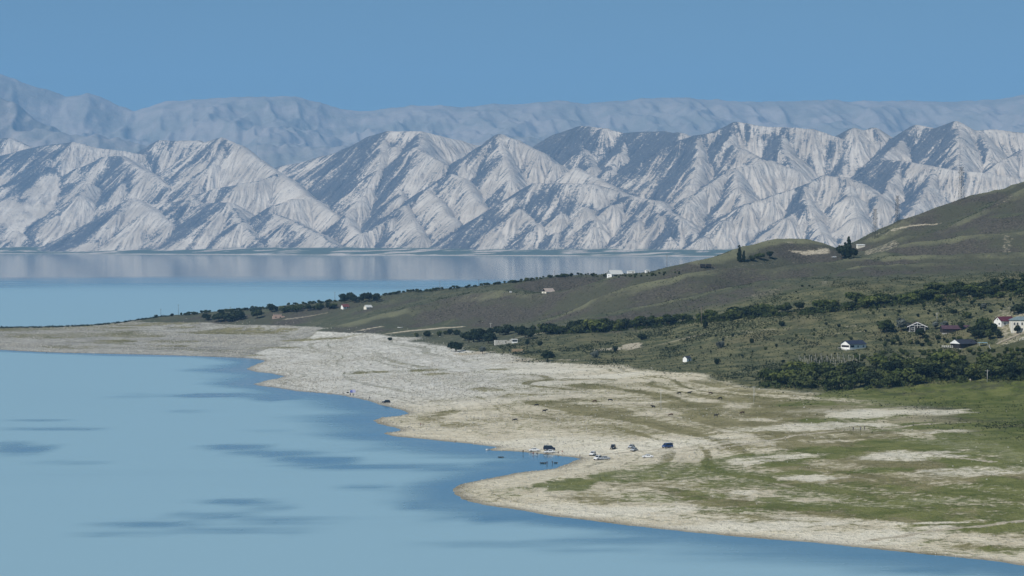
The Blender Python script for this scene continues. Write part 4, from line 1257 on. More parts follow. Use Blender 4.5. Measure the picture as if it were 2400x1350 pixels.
belt("tree", ["round", "spread"], [(480, 748, 757), (560, 744, 755), (600, 738, 748), (640, 730, 736)], 17, (15, 25), ["leaf_dark"], "dark tree in the clump left of the pink brick building", "trees left of the pink building", gap=3)
belt("tree", ["spread"], [(660, 728, 734), (720, 724, 729), (785, 720, 725)], 15, (12, 18), ["leaf_dark", "leaf"], "dark tree in the hedge right of the pink brick building", "hedge right of the pink building", gap=3)
belt("tree", ["round"], [(800, 706, 711), (850, 705, 711), (905, 706, 714)], 12, (17, 25), ["leaf_dark"], "dark tree standing behind the red-roofed and cream houses", "trees behind the red-roofed house", gap=3)
belt("tree", ["round", "spread"], [(1095, 798, 806), (1130, 792, 808), (1158, 790, 806)], 11, (20, 30), ["leaf_dark"], "dark tree left of the roofless white ruin", "trees left of the ruin", gap=4)
belt("tree", ["round", "spread"], [(1165, 781, 790), (1215, 782, 792), (1255, 785, 797)], 14, (18, 26), ["leaf_dark"], "dark tree right behind the roofless white ruin", "trees behind the ruin", gap=4)
belt("bush", ["bush"], [(965, 789, 792), (1020, 786, 789), (1110, 779, 783), (1200, 775, 779), (1260, 773, 777)], 20, (9, 15), ["leaf_dark", "leaf"], "dark bush in the line between stony shore and ruin", "bushes along the bank", "bush", (.6, .9), 3)
belt("bush", ["bush"], [(1380, 644, 650), (1480, 646, 652), (1600, 636, 642)], 34, (3.5, 6.5), ["leaf_dark", "leaf"], "low dark bush on the rise around the far white farmhouse", "bushes round the far farmhouse", "bush", (.6, .9), 3)
belt("tree", ["spread", "round"], [(2285, 780, 799), (2315, 778, 798), (2340, 782, 794)], 9, (18, 28), ["leaf_dark", "leaf"], "large dark tree between the dark pavilion and the cream building", "trees between pavilion and cream building", gap=5)
belt("bush", ["bush"], [(2060, 790, 812), (2200, 792, 812), (2300, 800, 808)], 26, (7, 13), ["leaf", "leaf_dark"], "bush on the slope below the gabled house", "bushes below the gabled house", "bush", (.6, .9), 4)
belt("bush", ["bush"], [(2000, 828, 850), (2200, 822, 845), (2420, 820, 842)], 70, (6, 13), ["leaf", "leaf_bright"], "bush in the thicket above the lower tree belt", "thicket above the lower belt", "bush", (.6, 1.0), 3)
belt("bush", ["bush"], [(1560, 775, 850), (1700, 755, 865), (1900, 745, 855), (2030, 735, 800)], 46, (5, 9), ["leaf_dark", "leaf"], "small dark bush scattered over the grassy slope", "small bushes dotted over the slope", "bush", (.5, .8), 9)
belt("bush", ["bush"], [(2040, 720, 745), (2200, 710, 745), (2400, 700, 730)], 46, (5, 10), ["leaf_dark", "leaf"], "small dark bush on the slope above the maroon-roofed house", "small bushes above the houses", "bush", (.5, .8), 7)
# single trees and bushes
for (nm, kind, u, v, hp, wd, lf, lab, cat) in [
    ("poplar", "poplar", 1733, 615, 42, 1.0, "leaf_dark", "tall dark poplar, tallest of the group left of the knoll", "poplar"),
    ("poplar", "poplar", 1743, 614, 28, 1.1, "leaf_dark", "short poplar just right of the tallest one left of the knoll", "poplar"),
    ("bush", "bush", 1763, 612, 14, .8, "leaf_dark", "low grey bush beside the poplars at the foot of the knoll", "bush"),
    ("tree", "spread", 1781, 608, 17, 1.2, "leaf", "green round tree, middle of three at the foot of the knoll", "tree"),
    ("tree", "round", 1803, 606, 19, 1.2, "leaf_dark", "dark round tree, rightmost of three at the foot of the knoll", "tree"),
    ("poplar", "poplar", 1990, 607, 54, 1.0, "leaf_dark", "tallest dark poplar beside the parked white car on the hill", "poplar"),
    ("poplar", "poplar", 1982, 606, 40, 1.1, "leaf_dark", "second tallest poplar beside the parked white car on the hill", "poplar"),
    ("tree", "round", 1972, 606, 34, .9, "leaf_dark", "dark leafy tree left of the tall poplars on the hill", "tree"),
    ("tree", "round", 2001, 605, 26, 1.0, "leaf_dark", "dark leafy tree right of the tall poplars on the hill", "tree"),
    ("tree", "spread", 1069, 824, 25, 1.3, "leaf_dark", "round dark tree at the edge of the stony shore", "tree"),
    ("tree", "round", 1131, 830, 20, 1.1, "leaf_silver", "blue-grey tree below the ruin, near the stony shore", "tree"),
    ("tree", "spread", 1283, 845, 24, 1.2, "leaf_dark", "big round dark bush above the white stony beach", "tree"),
    ("tree", "round", 1266, 814, 17, 1.0, "leaf_dark", "small dark tree right of the tan mud-brick wall", "tree"),
    ("tree", "round", 1236, 812, 18, .8, "leaf_dark", "slim dark tree between ruin and tan wall", "tree"),
    ("bush", "bush", 1395, 838, 17, .9, "leaf_silver", "silvery bush below the bare earth bank", "bush"),
    ("bush", "bush", 1442, 823, 13, .8, "leaf_dark", "dark bush on the bare earth bank", "bush"),
    ("bush", "bush", 1507, 796, 15, 1.3, "leaf_dark", "wide dark bush under the roadside pole", "bush"),
    ("bush", "bush", 1687, 815, 17, .9, "leaf_silver", "silvery bush alone on the grassy slope", "bush"),
    ("bush", "bush", 1762, 804, 13, .7, "leaf_dark", "dark round bush right above the silvery bush", "bush"),
    ("bush", "bush", 1680, 854, 15, .7, "leaf_dark", "dark round bush right of the small white shed", "bush"),
    ("bush", "bush", 1833, 765, 15, .8, "leaf_dark", "dark bush in the middle of the upper slope", "bush"),
    ("bush", "bush", 2235, 735, 12, 1.1, "leaf_dark", "wide dark bush above the long plum roof", "bush"),
    ("tree", "round", 2305, 730, 22, .9, "leaf_silver", "pale silvery tree on the slope above the maroon-roofed house", "tree"),
    ("tree", "spread", 2076, 779, 32, 1.2, "leaf", "big round green tree left of the gabled house", "tree"),
    ("tree", "round", 2112, 776, 34, 1.1, "leaf_silver", "tall silvery tree just left of the gabled house", "tree"),
    ("tree", "round", 2128, 775, 22, 1.1, "leaf_silver", "low silvery tree at the left corner of the gabled house", "tree"),
    ("tree", "round", 2156, 794, 28, 1.0, "leaf_dark", "dark tree standing in front of the gabled house", "tree"),
    ("tree", "round", 2192, 772, 22, 1.1, "leaf_silver", "silvery tree right of the gabled house", "tree"),
    ("tree", "round", 2214, 772, 22, 1.1, "leaf_silver", "silvery tree before the left end of the long plum roof", "tree"),
    ("tree", "round", 2252, 774, 22, .9, "leaf_dark", "dark tree before the middle of the long plum roof", "tree"),
    ("tree", "spread", 2268, 746, 17, 1.2, "leaf", "green tree behind the long plum roof", "tree"),
    ("tree", "spread", 2306, 780, 40, .9, "leaf", "largest green tree left of the maroon-roofed house", "tree"),
    ("tree", "spread", 2386, 735, 24, 1.3, "leaf_dark", "dark tree behind the maroon-roofed house", "tree"),
    ("tree", "round", 2385, 782, 22, 1.0, "leaf_dark", "dark tree at the foot of the cream building", "tree"),
    ("bush", "bush", 914, 798, 9, .9, "leaf_dark", "lone dark bush at the tip of the grassy bank", "bush"),
    ("bush", "bush", 366, 744, 7, .8, "leaf_dark", "dark bush at the left end of the skyline slope", "bush"),
    ("bush", "bush", 403, 741, 7, .8, "leaf_dark", "dark bush beside the second pole on the skyline", "bush"),
    ("bush", "bush", 1866, 685, 4.5, .9, "leaf_dark", "lower of the dark shrubs on the bare brown hillside", "bush"),
    ("bush", "bush", 1880, 672, 5, .9, "leaf_dark", "upper left of the dark shrubs on the bare brown hillside", "bush"),
    ("bush", "bush", 1897, 671, 4, .9, "leaf_dark", "upper middle of the dark shrubs on the bare brown hillside", "bush"),
    ("bush", "bush", 1904, 675, 3.5, .9, "leaf_dark", "upper right of the dark shrubs on the bare brown hillside", "bush"),
    ("bush", "bush", 1870, 700, 4, 1.3, "leaf_dark", "flat dark shrub where the brown hillside meets the belt", "bush"),
    ("bush", "bush", 1652, 770, 20, .45, "leaf_dark", "slim dark bush right of the pale pole by the belt", "bush"),
]:
    plant_px(nm, kind, u, v, hp, wd, lf, lab, cat)

# low growth that closes the belts at the ground
def undergrowth(name, areas, n, smin, smax, mat, label, seed):
    r = np.random.default_rng(seed)
    vs, fs = [], []
    for _ in range(n):
        rows = areas[r.integers(len(areas))]
        us = [a[0] for a in rows]
        u = r.uniform(us[0], us[-1])
        p = at(u, r.uniform(float(np.interp(u, us, [a[1] for a in rows])), float(np.interp(u, us, [a[2] for a in rows]))))
        if p is None: continue
        s = r.uniform(smin, smax)
        for q in range(16):
            d = r.normal(size=3); d[2] = abs(d[2]); d /= np.linalg.norm(d)
            c = np.array(p) + d * s * r.uniform(.5, 1.0) * np.array([1.2, 1.2, .9])
            k = len(vs)
            for e in range(3):
                vs.append(tuple(c + r.normal(size=3) * s * .28))
            fs.append((k, k + 1, k + 2))
    me = bpy.data.meshes.new(name); me.from_pydata(vs, [], fs); me.materials.append(mat); me.update()
    o = link(bpy.data.objects.new(name, me)); tag(o, label, "undergrowth", kind="stuff")
UPPER = [(1255, 778, 787), (1400, 772, 780), (1500, 764, 772), (1640, 750, 758), (1800, 735, 744), (1900, 725, 738), (2000, 710, 728), (2100, 703, 717), (2200, 686, 709), (2300, 676, 703), (2420, 664, 698)]
LOWER = [(1785, 888, 907), (1850, 878, 915), (1950, 870, 917), (2050, 864, 911), (2150, 858, 904), (2250, 854, 897), (2420, 852, 893)]
undergrowth("belt_undergrowth", [UPPER], 620, 1.4, 2.8, M["leaf"], "low scrub filling the upper belt between its trees", 5)
undergrowth("belt_undergrowth", [LOWER], 520, 1.4, 2.8, M["leaf"], "low scrub filling the lower belt between its trees", 6)
SKYROW = [(u_, skyline_v(u_) + 0.8, skyline_v(u_) + 2.6) for u_ in range(-60, 420, 20)]
undergrowth("shore_scrub", [SKYROW], 420, 0.8, 1.7, M["leaf_dark"], "dark strip of low scrub along the far rim of the left spit", 8)

# ------------------------------------------------------------------ buildings
def base_point(u, v, L, W, rz):
    """centre of a footprint whose lowest near corner is seen at the pixel"""
    p = at(u, v)
    q = Vector((p.x, p.y + 0.35 * (L * abs(math.sin(rz)) + W * abs(math.cos(rz))), 0))
    zs = []
    for sx_ in (-1, 1):
        for sy_ in (-1, 1):
            lx, ly = sx_ * L / 2, sy_ * W / 2
            zs.append(ground_z(q.x + lx * math.cos(rz) - ly * math.sin(rz), q.y + lx * math.sin(rz) + ly * math.cos(rz)))
    zs.sort()
    q.z = (zs[0] + zs[1]) / 2
    return q, max(zs) - min(zs)

def window(parent, side, pos, z, w, h, L, W, frame=None):
    """frame and pane on a wall; side: front (-y), back, left (-x), right"""
    fr = frame or M["white_paint"]
    mb, pb = MB(), MB()
    def put(b, a0, a1, z0, z1, d0, d1):
        if side == "front": b.box(a0, a1, -W / 2 - d1, -W / 2 - d0, z0, z1)
        elif side == "back": b.box(a0, a1, W / 2 + d0, W / 2 + d1, z0, z1)
        elif side == "left": b.box(-L / 2 - d1, -L / 2 - d0, a0, a1, z0, z1)
        else: b.box(L / 2 + d0, L / 2 + d1, a0, a1, z0, z1)
    t = 0.10
    put(mb, pos - w / 2 - t, pos + w / 2 + t, z + h, z + h + t, 0.0, 0.07)
    put(mb, pos - w / 2 - t, pos + w / 2 + t, z - t, z, 0.0, 0.10)
    put(mb, pos - w / 2 - t, pos - w / 2, z, z + h, 0.0, 0.07)
    put(mb, pos + w / 2, pos + w / 2 + t, z, z + h, 0.0, 0.07)
    put(mb, pos - .03, pos + .03, z, z + h, 0.03, 0.06)
    f = mb.build("window", fr, parent)
    put(pb, pos - w / 2, pos + w / 2, z, z + h, 0.003, 0.03)
    pb.build("pane", M["glass"], f)
    return f
def door(parent, side, pos, w, h, L, W, mat, z0=0.0):
    mb = MB()
    if side == "front": mb.box(pos - w / 2, pos + w / 2, -W / 2 - .06, -W / 2 - .003, z0, z0 + h)
    elif side == "left": mb.box(-L / 2 - .06, -L / 2 - .003, pos - w / 2, pos + w / 2, z0, z0 + h)
    else: mb.box(L / 2 + .003, L / 2 + .06, pos - w / 2, pos + w / 2, z0, z0 + h)
    d = mb.build("door", mat, parent)
    hb = MB()
    if side == "front": hb.box(pos + w * .35, pos + w * .42, -W / 2 - .12, -W / 2 - .06, z0 + 1.0, z0 + 1.1)
    elif side == "left": hb.box(-L / 2 - .12, -L / 2 - .06, pos + w * .35, pos + w * .42, z0 + 1.0, z0 + 1.1)
    else: hb.box(L / 2 + .06, L / 2 + .12, pos + w * .35, pos + w * .42, z0 + 1.0, z0 + 1.1)
    hb.build("handle", M["steel"], d)
    return d
def gable_house(u, v, rz, L, W, hw, hr, wall, roof, label, name="house", over=0.45, gable=None, foot=None, chimney=False, px=None):
    q, dz = base_point(u, v, L, W, rz)
    root = empty(name, q, rz)
    tag(root, label, "house" if name == "house" else name.replace("_", " "))
    b = MB().box(-L / 2 - .08, L / 2 + .08, -W / 2 - .08, W / 2 + .08, -1.5 - dz, 0.0)
    b.build("foundation", foot or M["concrete"], root)
    b = MB().box(-L / 2, L / 2, -W / 2, W / 2, 0.0, hw)
    b.build("wall", wall, root)
    for sx_ in (-1, 1):
        g = MB().prism([(-W / 2, hw), (W / 2, hw), (0, hw + hr)], 'x', sx_ * L / 2 - (0.2 if sx_ > 0 else 0.0), sx_ * L / 2 + (0.2 if sx_ < 0 else 0.0))
        g.build("gable", gable or wall, root)
    sl = hr / (W / 2)
    th = 0.16
    rf = None
    for sy_ in (-1, 1):
        e = W / 2 + over
        poly = [(0, hw + hr + .02), (sy_ * e, hw + hr + .02 - sl * e), (sy_ * e, hw + hr + .02 + th - sl * e), (0, hw + hr + .02 + th)]
        r = MB().prism(poly, 'x', -L / 2 - over, L / 2 + over)
        # standing seams
        for k in range(int(L / 1.2) + 1):
            x = -L / 2 - over + .15 + k * 1.2
            if x > L / 2 + over - .1: break
            poly2 = [(0, hw + hr + .02 + th), (sy_ * e, hw + hr + .02 + th - sl * e), (sy_ * e, hw + hr + .02 + th + .05 - sl * e), (0, hw + hr + .02 + th + .05)]
            r.prism(poly2, 'x', x, x + .06)
        o = r.build("roof", roof, root)
        rf = rf or o
    if chimney:
        MB().box(L * .2, L * .2 + .6, -.3, .3, hw + hr - .3, hw + hr + 1.0).build("chimney", M["brick"], rf)
    return root

W_, D_ = M["white_wall"], M["dark_wall"]
# white house with a navy roof on the slope
L, W = 13.0, 8.0
h1 = gable_house(2003, 819, math.radians(33), L, W, 3.1, 2.0, W_, M["navy_roof"], "white house with navy roof and shaded porch, alone on the slope")
MB().box(-L / 2 - .05, -L / 2 - .004, -W / 2 + .5, W / 2 - .6, 1.25, 2.45).build("porch_shade", M["shade"], h1)  # flat dark panels on the wall, painted as the shade inside the porch
MB().box(-L / 2 + .4, -L / 2 + 3.6, -W / 2 - .05, -W / 2 - .004, 1.25, 2.45).build("porch_shade", M["shade"], h1)
window(h1, "front", 0.2, 1.1, 1.0, 1.1, L, W)
window(h1, "front", 4.4, 1.1, 1.2, 1.1, L, W)
MB().box(-L / 2 - 2.4, -L / 2 - .1, -W / 2, W / 2, -.6, .02).build("terrace", M["concrete"], h1)
for k in range(6):
    y = -W / 2 + .1 + k * (W - .2) / 5
    MB().box(-L / 2 - 2.35, -L / 2 - 2.25, y - .05, y + .05, .02, 1.0).build("railing_post", M["white_paint"], h1)
MB().box(-L / 2 - 2.36, -L / 2 - 2.24, -W / 2, W / 2, 1.0, 1.08).build("railing", M["white_paint"], h1)
# dark pavilion with a white pediment
L, W = 12.5, 8.5
h2 = gable_house(2262, 815, math.radians(30), L, W, 2.9, 2.1, D_, M["slate_roof"], "dark timber pavilion with white triangular pediment", "pavilion", over=.7, gable=M["white_wall"])
MB().prism([(-W / 2 - .5, 2.75), (W / 2 + .5, 2.75), (0, 5.05)], 'x', -L / 2 - .75, -L / 2 - .60).build("pediment", M["white_paint"], h2)
for y in (-3.6, -1.2, 1.2, 3.6):
    MB().box(-L / 2 - .62, -L / 2 - .46, y - .08, y + .08, -.5, 2.78).build("post", D_, h2)
window(h2, "front", 2.0, .9, 1.6, 1.3, L, W, D_)
window(h2, "front", -2.2, .9, 1.6, 1.3, L, W, D_)
# gabled house facing the lake
L, W = 10.0, 11.0
h3 = gable_house(2152, 775, math.radians(82), L, W, 2.9, 2.5, D_, M["plum_roof"], "low house with broad white-trimmed gable behind silvery trees", over=.8, gable=D_)
for s_ in (-1, 1):
    e = W / 2 + .8
    sl = 2.5 / (W / 2)
    MB().prism([(0, 5.62), (s_ * e, 5.62 - sl * e), (s_ * e, 5.20 - sl * e), (0, 5.20)], 'x', -L / 2 - .95, -L / 2 - .82).build("bargeboard", M["white_paint"], h3)
MB().box(-L / 2 - .9, -L / 2 - .84, -3.4, 3.4, 3.45, 3.65).build("tie_beam", M["white_paint"], h3)
MB().box(-L / 2 - .88, -L / 2 - .82, -.12, .12, 2.2, 5.2).build("king_post", M["white_paint"], h3)
for y in (-4.6, -1.6, 1.6, 4.6):
    MB().box(-L / 2 - .75, -L / 2 - .55, y - .1, y + .1, -.5, 3.05).build("post", M["white_paint"], h3)
window(h3, "left", 2.8, .9, 1.5, 1.3, L, W)
window(h3, "left", -2.8, .9, 1.5, 1.3, L, W)
# long low building
L, W = 22.0, 8.0
h4 = gable_house(2250, 773, math.radians(4), L, W, 2.5, 1.9, D_, M["plum_roof"], "long low building with plum-brown roof half hidden by trees")
for x in (-8, -4, 0, 4, 8):
    window(h4, "front", x, .9, 1.3, 1.1, L, W, D_)
# white house, maroon roof
L, W = 10.5, 7.0
h5 = gable_house(2357, 762, math.radians(28), L, W, 3.4, 2.4, W_, M["maroon_roof"], "white house with maroon roof left of the cream building")
window(h5, "left", 0.0, 3.9, .9, .9, L, W)
window(h5, "left", -1.6, 1.0, 1.1, 1.2, L, W)
window(h5, "front", -2.5, 1.0, 1.2, 1.3, L, W)
window(h5, "front", 1.0, 1.0, 1.2, 1.3, L, W)
window(h5, "front", 3.8, 1.0, 1.2, 1.3, L, W)
# cream two-storey building at the edge
L, W = 20.0, 10.0
q6 = at(2372, 786)
p6 = Vector((q6.x + L / 2 + .5, q6.y + W / 2 + 2, ground_z(q6.x + 4, q6.y + 2)))
h6 = empty("house", p6, math.radians(-4))
tag(h6, "cream two-storey building with teal roof at the right edge", "house")
MB().box(-L / 2, L / 2, -W / 2, W / 2, -4, .0).build("foundation", M["concrete"], h6)
MB().box(-L / 2, L / 2, -W / 2, W / 2, 0, 7.6).build("wall", M["cream_wall"], h6)
hip = MB()
o_ = .6
hip.add([(-L / 2 - o_, -W / 2 - o_, 7.6), (L / 2 + o_, -W / 2 - o_, 7.6), (L / 2 + o_, W / 2 + o_, 7.6), (-L / 2 - o_, W / 2 + o_, 7.6), (-L / 2 + 4, 0, 9.6), (L / 2 - 4, 0, 9.6)],
        [(0, 1, 5, 4), (1, 2, 5), (2, 3, 4, 5), (3, 0, 4), (3, 2, 1, 0)])
hip.build("roof", M["teal_roof"], h6)
for z in (1.2, 4.6):
    for x in (-8.2, -6.4, -3.6, -1.2, 1.2, 3.6, 6.4):
        window(h6, "front", x, z, 1.0, 1.5, L, W)
for x in (-9.85, -4.9, 0.0, 4.9):
    MB().box(x, x + .3, -W / 2 - .12, -W / 2 - .003, 0, 7.58).build("pilaster", M["white_paint"], h6)
# small white shed on the grass
L, W = 4.0, 3.4
h7 = gable_house(1611, 848, math.radians(42), L, W, 2.3, 1.1, W_, M["slate_roof"], "tiny white shed with dark roof just above the stony shore", "shed", over=.2)
door(h7, "front", .3, .9, 1.8, L, W, M["wood"])
# far white farmhouse
L, W = 11.0, 8.0
h8 = gable_house(1442, 646, math.radians(26), L, W, 3.1, 3.0, W_, M["pale_roof"], "white farmhouse with pale steep roof on the rise by the lake", gable=M["grey_roof"])
for x in (-2.6, 2.4):
    window(h8, "front", x, 1.1, 1.3, 1.3, L, W)
window(h8, "left", 0.5, 1.1, 1.2, 1.3, L, W)
door(h8, "front", -4.5, 1.0, 2.0, L, W, M["wood"])
L, W = 6.5, 3.5
h9 = gable_house(1479, 641, math.radians(8), L, W, 1.9, .5, W_, M["pale_roof"], "long low white shed right of the far farmhouse", "shed", over=.2)
door(h9, "front", 1.5, .9, 1.7, L, W, M["wood"])
L, W = 3.4, 3.0
h10 = gable_house(1517, 639, math.radians(20), L, W, 2.1, .4, W_, M["pale_roof"], "small white cabin right of the long low shed", "shed", over=.15)
door(h10, "front", .4, .8, 1.7, L, W, M["wood"])
# barn with the pinkish roof
L, W = 8.5, 6.5
h11 = gable_house(1285, 686, math.radians(34), L, W, 1.5, 2.6, M["cream_wall"], M["pink_roof"], "small barn with broad pale pinkish roof on the green rise", "barn", over=.5, gable=M["dark_wall"])
door(h11, "left", 0.0, 1.2, 1.4, L, W, M["wood"])
# red-roofed and cream houses among trees
L, W = 6.0, 4.8
h12 = gable_house(808, 724, math.radians(30), L, W, 2.4, 2.2, W_, M["red_roof"], "little house with red roof under the dark trees")
window(h12, "front", -1.2, .9, .9, .9, L, W); window(h12, "front", 1.6, .9, .9, .9, L, W)
L, W = 6.2, 4.4
h13 = gable_house(862, 724, math.radians(36), L, W, 2.2, 1.7, M["cream_wall"], M["pale_roof"], "small cream house right of the red-roofed one")
window(h13, "front", -1.5, .8, .9, .9, L, W); window(h13, "front", 1.2, .8, .9, .9, L, W)
# pink brick building with a stepped flat roof
p = at(652, 746)
h14 = empty("brick_building", (p.x, p.y + 2.5, ground_z(p.x, p.y)), math.radians(10))
tag(h14, "pink brick flat-roofed building in front of the dark hedge", "building")
MB().box(-5.5, 5.5, -2.5, 2.5, -1.5, 1.9).build("wall", M["brick"], h14)
MB().box(-4.6, 2.8, -2.0, 2.4, 1.9, 3.6).build("upper_wall", M["brick"], h14)
MB().box(-4.9, 3.1, -2.3, 2.6, 3.6, 3.8).build("roof", M["pink_roof"], h14)
window(h14, "front", -2.5, .6, 1.0, .8, 11, 5, M["wood"]); window(h14, "front", 1.5, .6, 1.0, .8, 11, 5, M["wood"])
# roofless ruin: walls with openings
p = at(1178, 807)
zr = ground_z(p.x, p.y)
h15 = empty("ruined_house", (p.x, p.y + 2.5, zr), math.radians(9))
tag(h15, "roofless white ruin with empty window openings among dark trees", "ruin")
def wall_with_holes(x0, x1, y0, y1, h, holes, along='x'):
    mb = MB(); cur = x0 if along == 'x' else y0
    for (c0, c1, z0, z1) in holes:
        if along == 'x':
            mb.box(cur, c0, y0, y1, -1, h); mb.box(c0, c1, y0, y1, -1, z0); mb.box(c0, c1, y0, y1, z1, h)
        cur = c1
    if along == 'x': mb.box(cur, x1, y0, y1, -1, h - .4)
    else: mb.box(x0, x1, y0, y1, -1, h)
    return mb
wall_with_holes(-5.8, 5.8, -2.6, -2.2, 3.0, [(-3.9, -2.9, .3, 2.4), (-1.9, -.9, .9, 2.3), (1.6, 2.9, .9, 2.5)]).build("front_wall", M["ruin_wall"], h15)
wall_with_holes(-5.8, 5.8, 2.2, 2.6, 2.7, [(-2.5, -1.0, .9, 2.2), (1.5, 3.0, .9, 2.2)]).build("back_wall", M["ruin_wall"], h15)
wall_with_holes(-5.8, -5.4, -2.2, 2.2, 2.8, [], 'y').build("side_wall", M["ruin_wall"], h15)
wall_with_holes(5.4, 5.8, -2.2, 2.2, 3.2, [], 'y').build("side_wall", M["ruin_wall"], h15)
wall_with_holes(.6, .9, -2.2, 2.2, 2.4, [], 'y').build("inner_wall", M["ruin_wall"], h15)
L, W = 3.8, 3.0
q16, dz = base_point(1206, 804, L, W, 0)
h16 = empty("shed", q16, math.radians(6))
tag(h16, "small open-fronted shed with white flat roof right of the ruin", "shed")
MB().box(-L / 2, L / 2, W / 2 - .2, W / 2, -1, 2.6).build("back_wall", W_, h16)
for s_ in (-1, 1):
    MB().box(s_ * L / 2 - .1, s_ * L / 2 + .1, -W / 2, W / 2 - .2, -1, 2.6).build("side_wall", W_, h16)
MB().box(-L / 2 - .1, L / 2 + .1, -W / 2 - .1, -W / 2 + .1, -1, 1.1).build("parapet", W_, h16)
MB().box(-L / 2 - .3, L / 2 + .3, -W / 2 - .3, W / 2 + .2, 2.6, 3.0).build("roof", M["white_paint"], h16)
# tan wall
p = at(1212, 824)
h17 = empty("brick_wall", (p.x, p.y, ground_z(p.x, p.y)), math.radians(3))
tag(h17, "short tan mud-brick wall standing in the grass", "wall")
for row in range(5):
    for k in range(8):
        x = -3.8 + k * .95 + (0.35 if row % 2 else 0)
        MB().box(x, x + .93, -.2 + prand.uniform(-.03, .03), .2, -.3 + row * .42, -.3 + row * .42 + .40).build("brick", M["tan_brick"], h17)
# white roof peeping out behind the mound
p = at(2017, 584)
q18 = Vector((p.x + 1, p.y + 6, ground_z(p.x + 1, p.y + 6)))
h18 = empty("shed", q18, math.radians(10)); tag(h18, "white-roofed shed peeping out right of the tall poplars", "shed")
MB().box(-3.5, 3.5, -2, 2, -1.5, 2.0).build("wall", M["cream_wall"], h18)
MB().prism([(-2.3, 2.0), (2.3, 2.5), (2.3, 2.7), (-2.3, 2.2)], 'x', -3.8, 3.8).build("roof", M["white_paint"], h18)
# two dark wagons
for u, lab in ((1647, "dark box wagon, left one of the pair on the ridge track"), (1661, "dark box wagon, right one of the pair on the ridge track")):
    p = at(u, 628)
    r = empty("wagon", p, math.radians(4)); tag(r, lab, "wagon", "wagons on the ridge")
    MB().box(-2.1, 2.1, -1.0, 1.0, .75, 2.9).build("body", D_, r)
    MB().prism([(-1.1, 2.9), (1.1, 2.9), (.6, 3.25), (-.6, 3.25)], 'x', -2.2, 2.2).build("roof", M["slate_roof"], r)
    MB().box(-2.6, -2.1, -.08, .08, .62, .74).build("drawbar", M["steel"], r)
    for x in (-1.3, 1.3):
        for y in (-.85, .85):
            MB().tube([(x, y - .1, .42), (x, y + .1, .42)], .42, 10).build("wheel", M["tyre"], r)

# stairway with railings down from the cream building
pa, pb = at(2392, 783), at(2336, 806)
dirv = Vector((pa.x - pb.x, pa.y - pb.y, 0)); run = dirv.length
zb, za = ground_z(pb.x, pb.y), ground_z(pa.x, pa.y)
st = empty("stairway", (pb.x, pb.y, zb), math.atan2(dirv.y, dirv.x))
tag(st, "pale stairway with railings climbing to the cream building", "stairway")
ns = 24
rise = (za - zb + .3) / ns
for k in range(ns):
    MB().box(k * run / ns, (k + 1) * run / ns + .02, -.9, .9, k * rise - .5, (k + 1) * rise).build("step", M["pale_wood"], st)
for s_ in (-.95, .95):
    for k in range(0, ns + 1, 3):
        MB().box(k * run / ns - .05, k * run / ns + .05, s_ - .05, s_ + .05, k * rise - .2, k * rise + 1.15).build("railing_post", M["pale_wood"], st)
    MB().tube([(0, s_, 1.12), (run, s_, ns * rise + 1.12)], .05, 6).build("handrail", M["pale_wood"], st)
# white picket railings along the terrace
def railing(u0, v0, u1, v1, n, label):
    a, b = at(u0, v0), at(u1, v1)
    d = Vector((b.x - a.x, b.y - a.y, 0)); ln = d.length
    r = empty("railing_fence", (a.x, a.y, min(a.z, b.z)), math.atan2(d.y, d.x)); tag(r, label, "fence")
    dz_ = [ground_z(a.x + d.x * k / n, a.y + d.y * k / n) - min(a.z, b.z) for k in range(n + 1)]
    for k in range(n + 1):
        MB().box(k * ln / n - .09, k * ln / n + .09, -.09, .09, dz_[k] - .3, dz_[k] + 1.25).build("post", M["white_paint"], r)
    for h in (.35, 1.05):
        MB().tube([(k * ln / n, 0, dz_[k] + h) for k in range(n + 1)], .05, 5).build("rail", M["white_paint"], r)
    MB().tube([(k * ln / n, 0, dz_[k] + .08) for k in range(n + 1)], .14, 5).build("kerb", M["concrete"], r)
railing(2318, 812, 2420, 818, 15, "white post railing along the terrace right of the blue canopy")
railing(2208, 814, 2248, 815, 8, "short white railing in front of the dark pavilion")
p = at(2303, 811)
cn = empty("canopy", p, 0.1); tag(cn, "small flat light blue canopy right of the dark pavilion", "canopy")
MB().prism([(-2.6, 2.05), (2.6, 1.95), (2.6, 2.1), (-2.6, 2.2)], 'y', -1.6, 1.6).build("top", M["blue_tarp"], cn)
for x in (-2.4, 2.4):
    for y in (-1.45, 1.45):
        MB().tube([(x, y, -.4), (x, y, 2.0)], .05, 6).build("leg", M["white_paint"], cn)

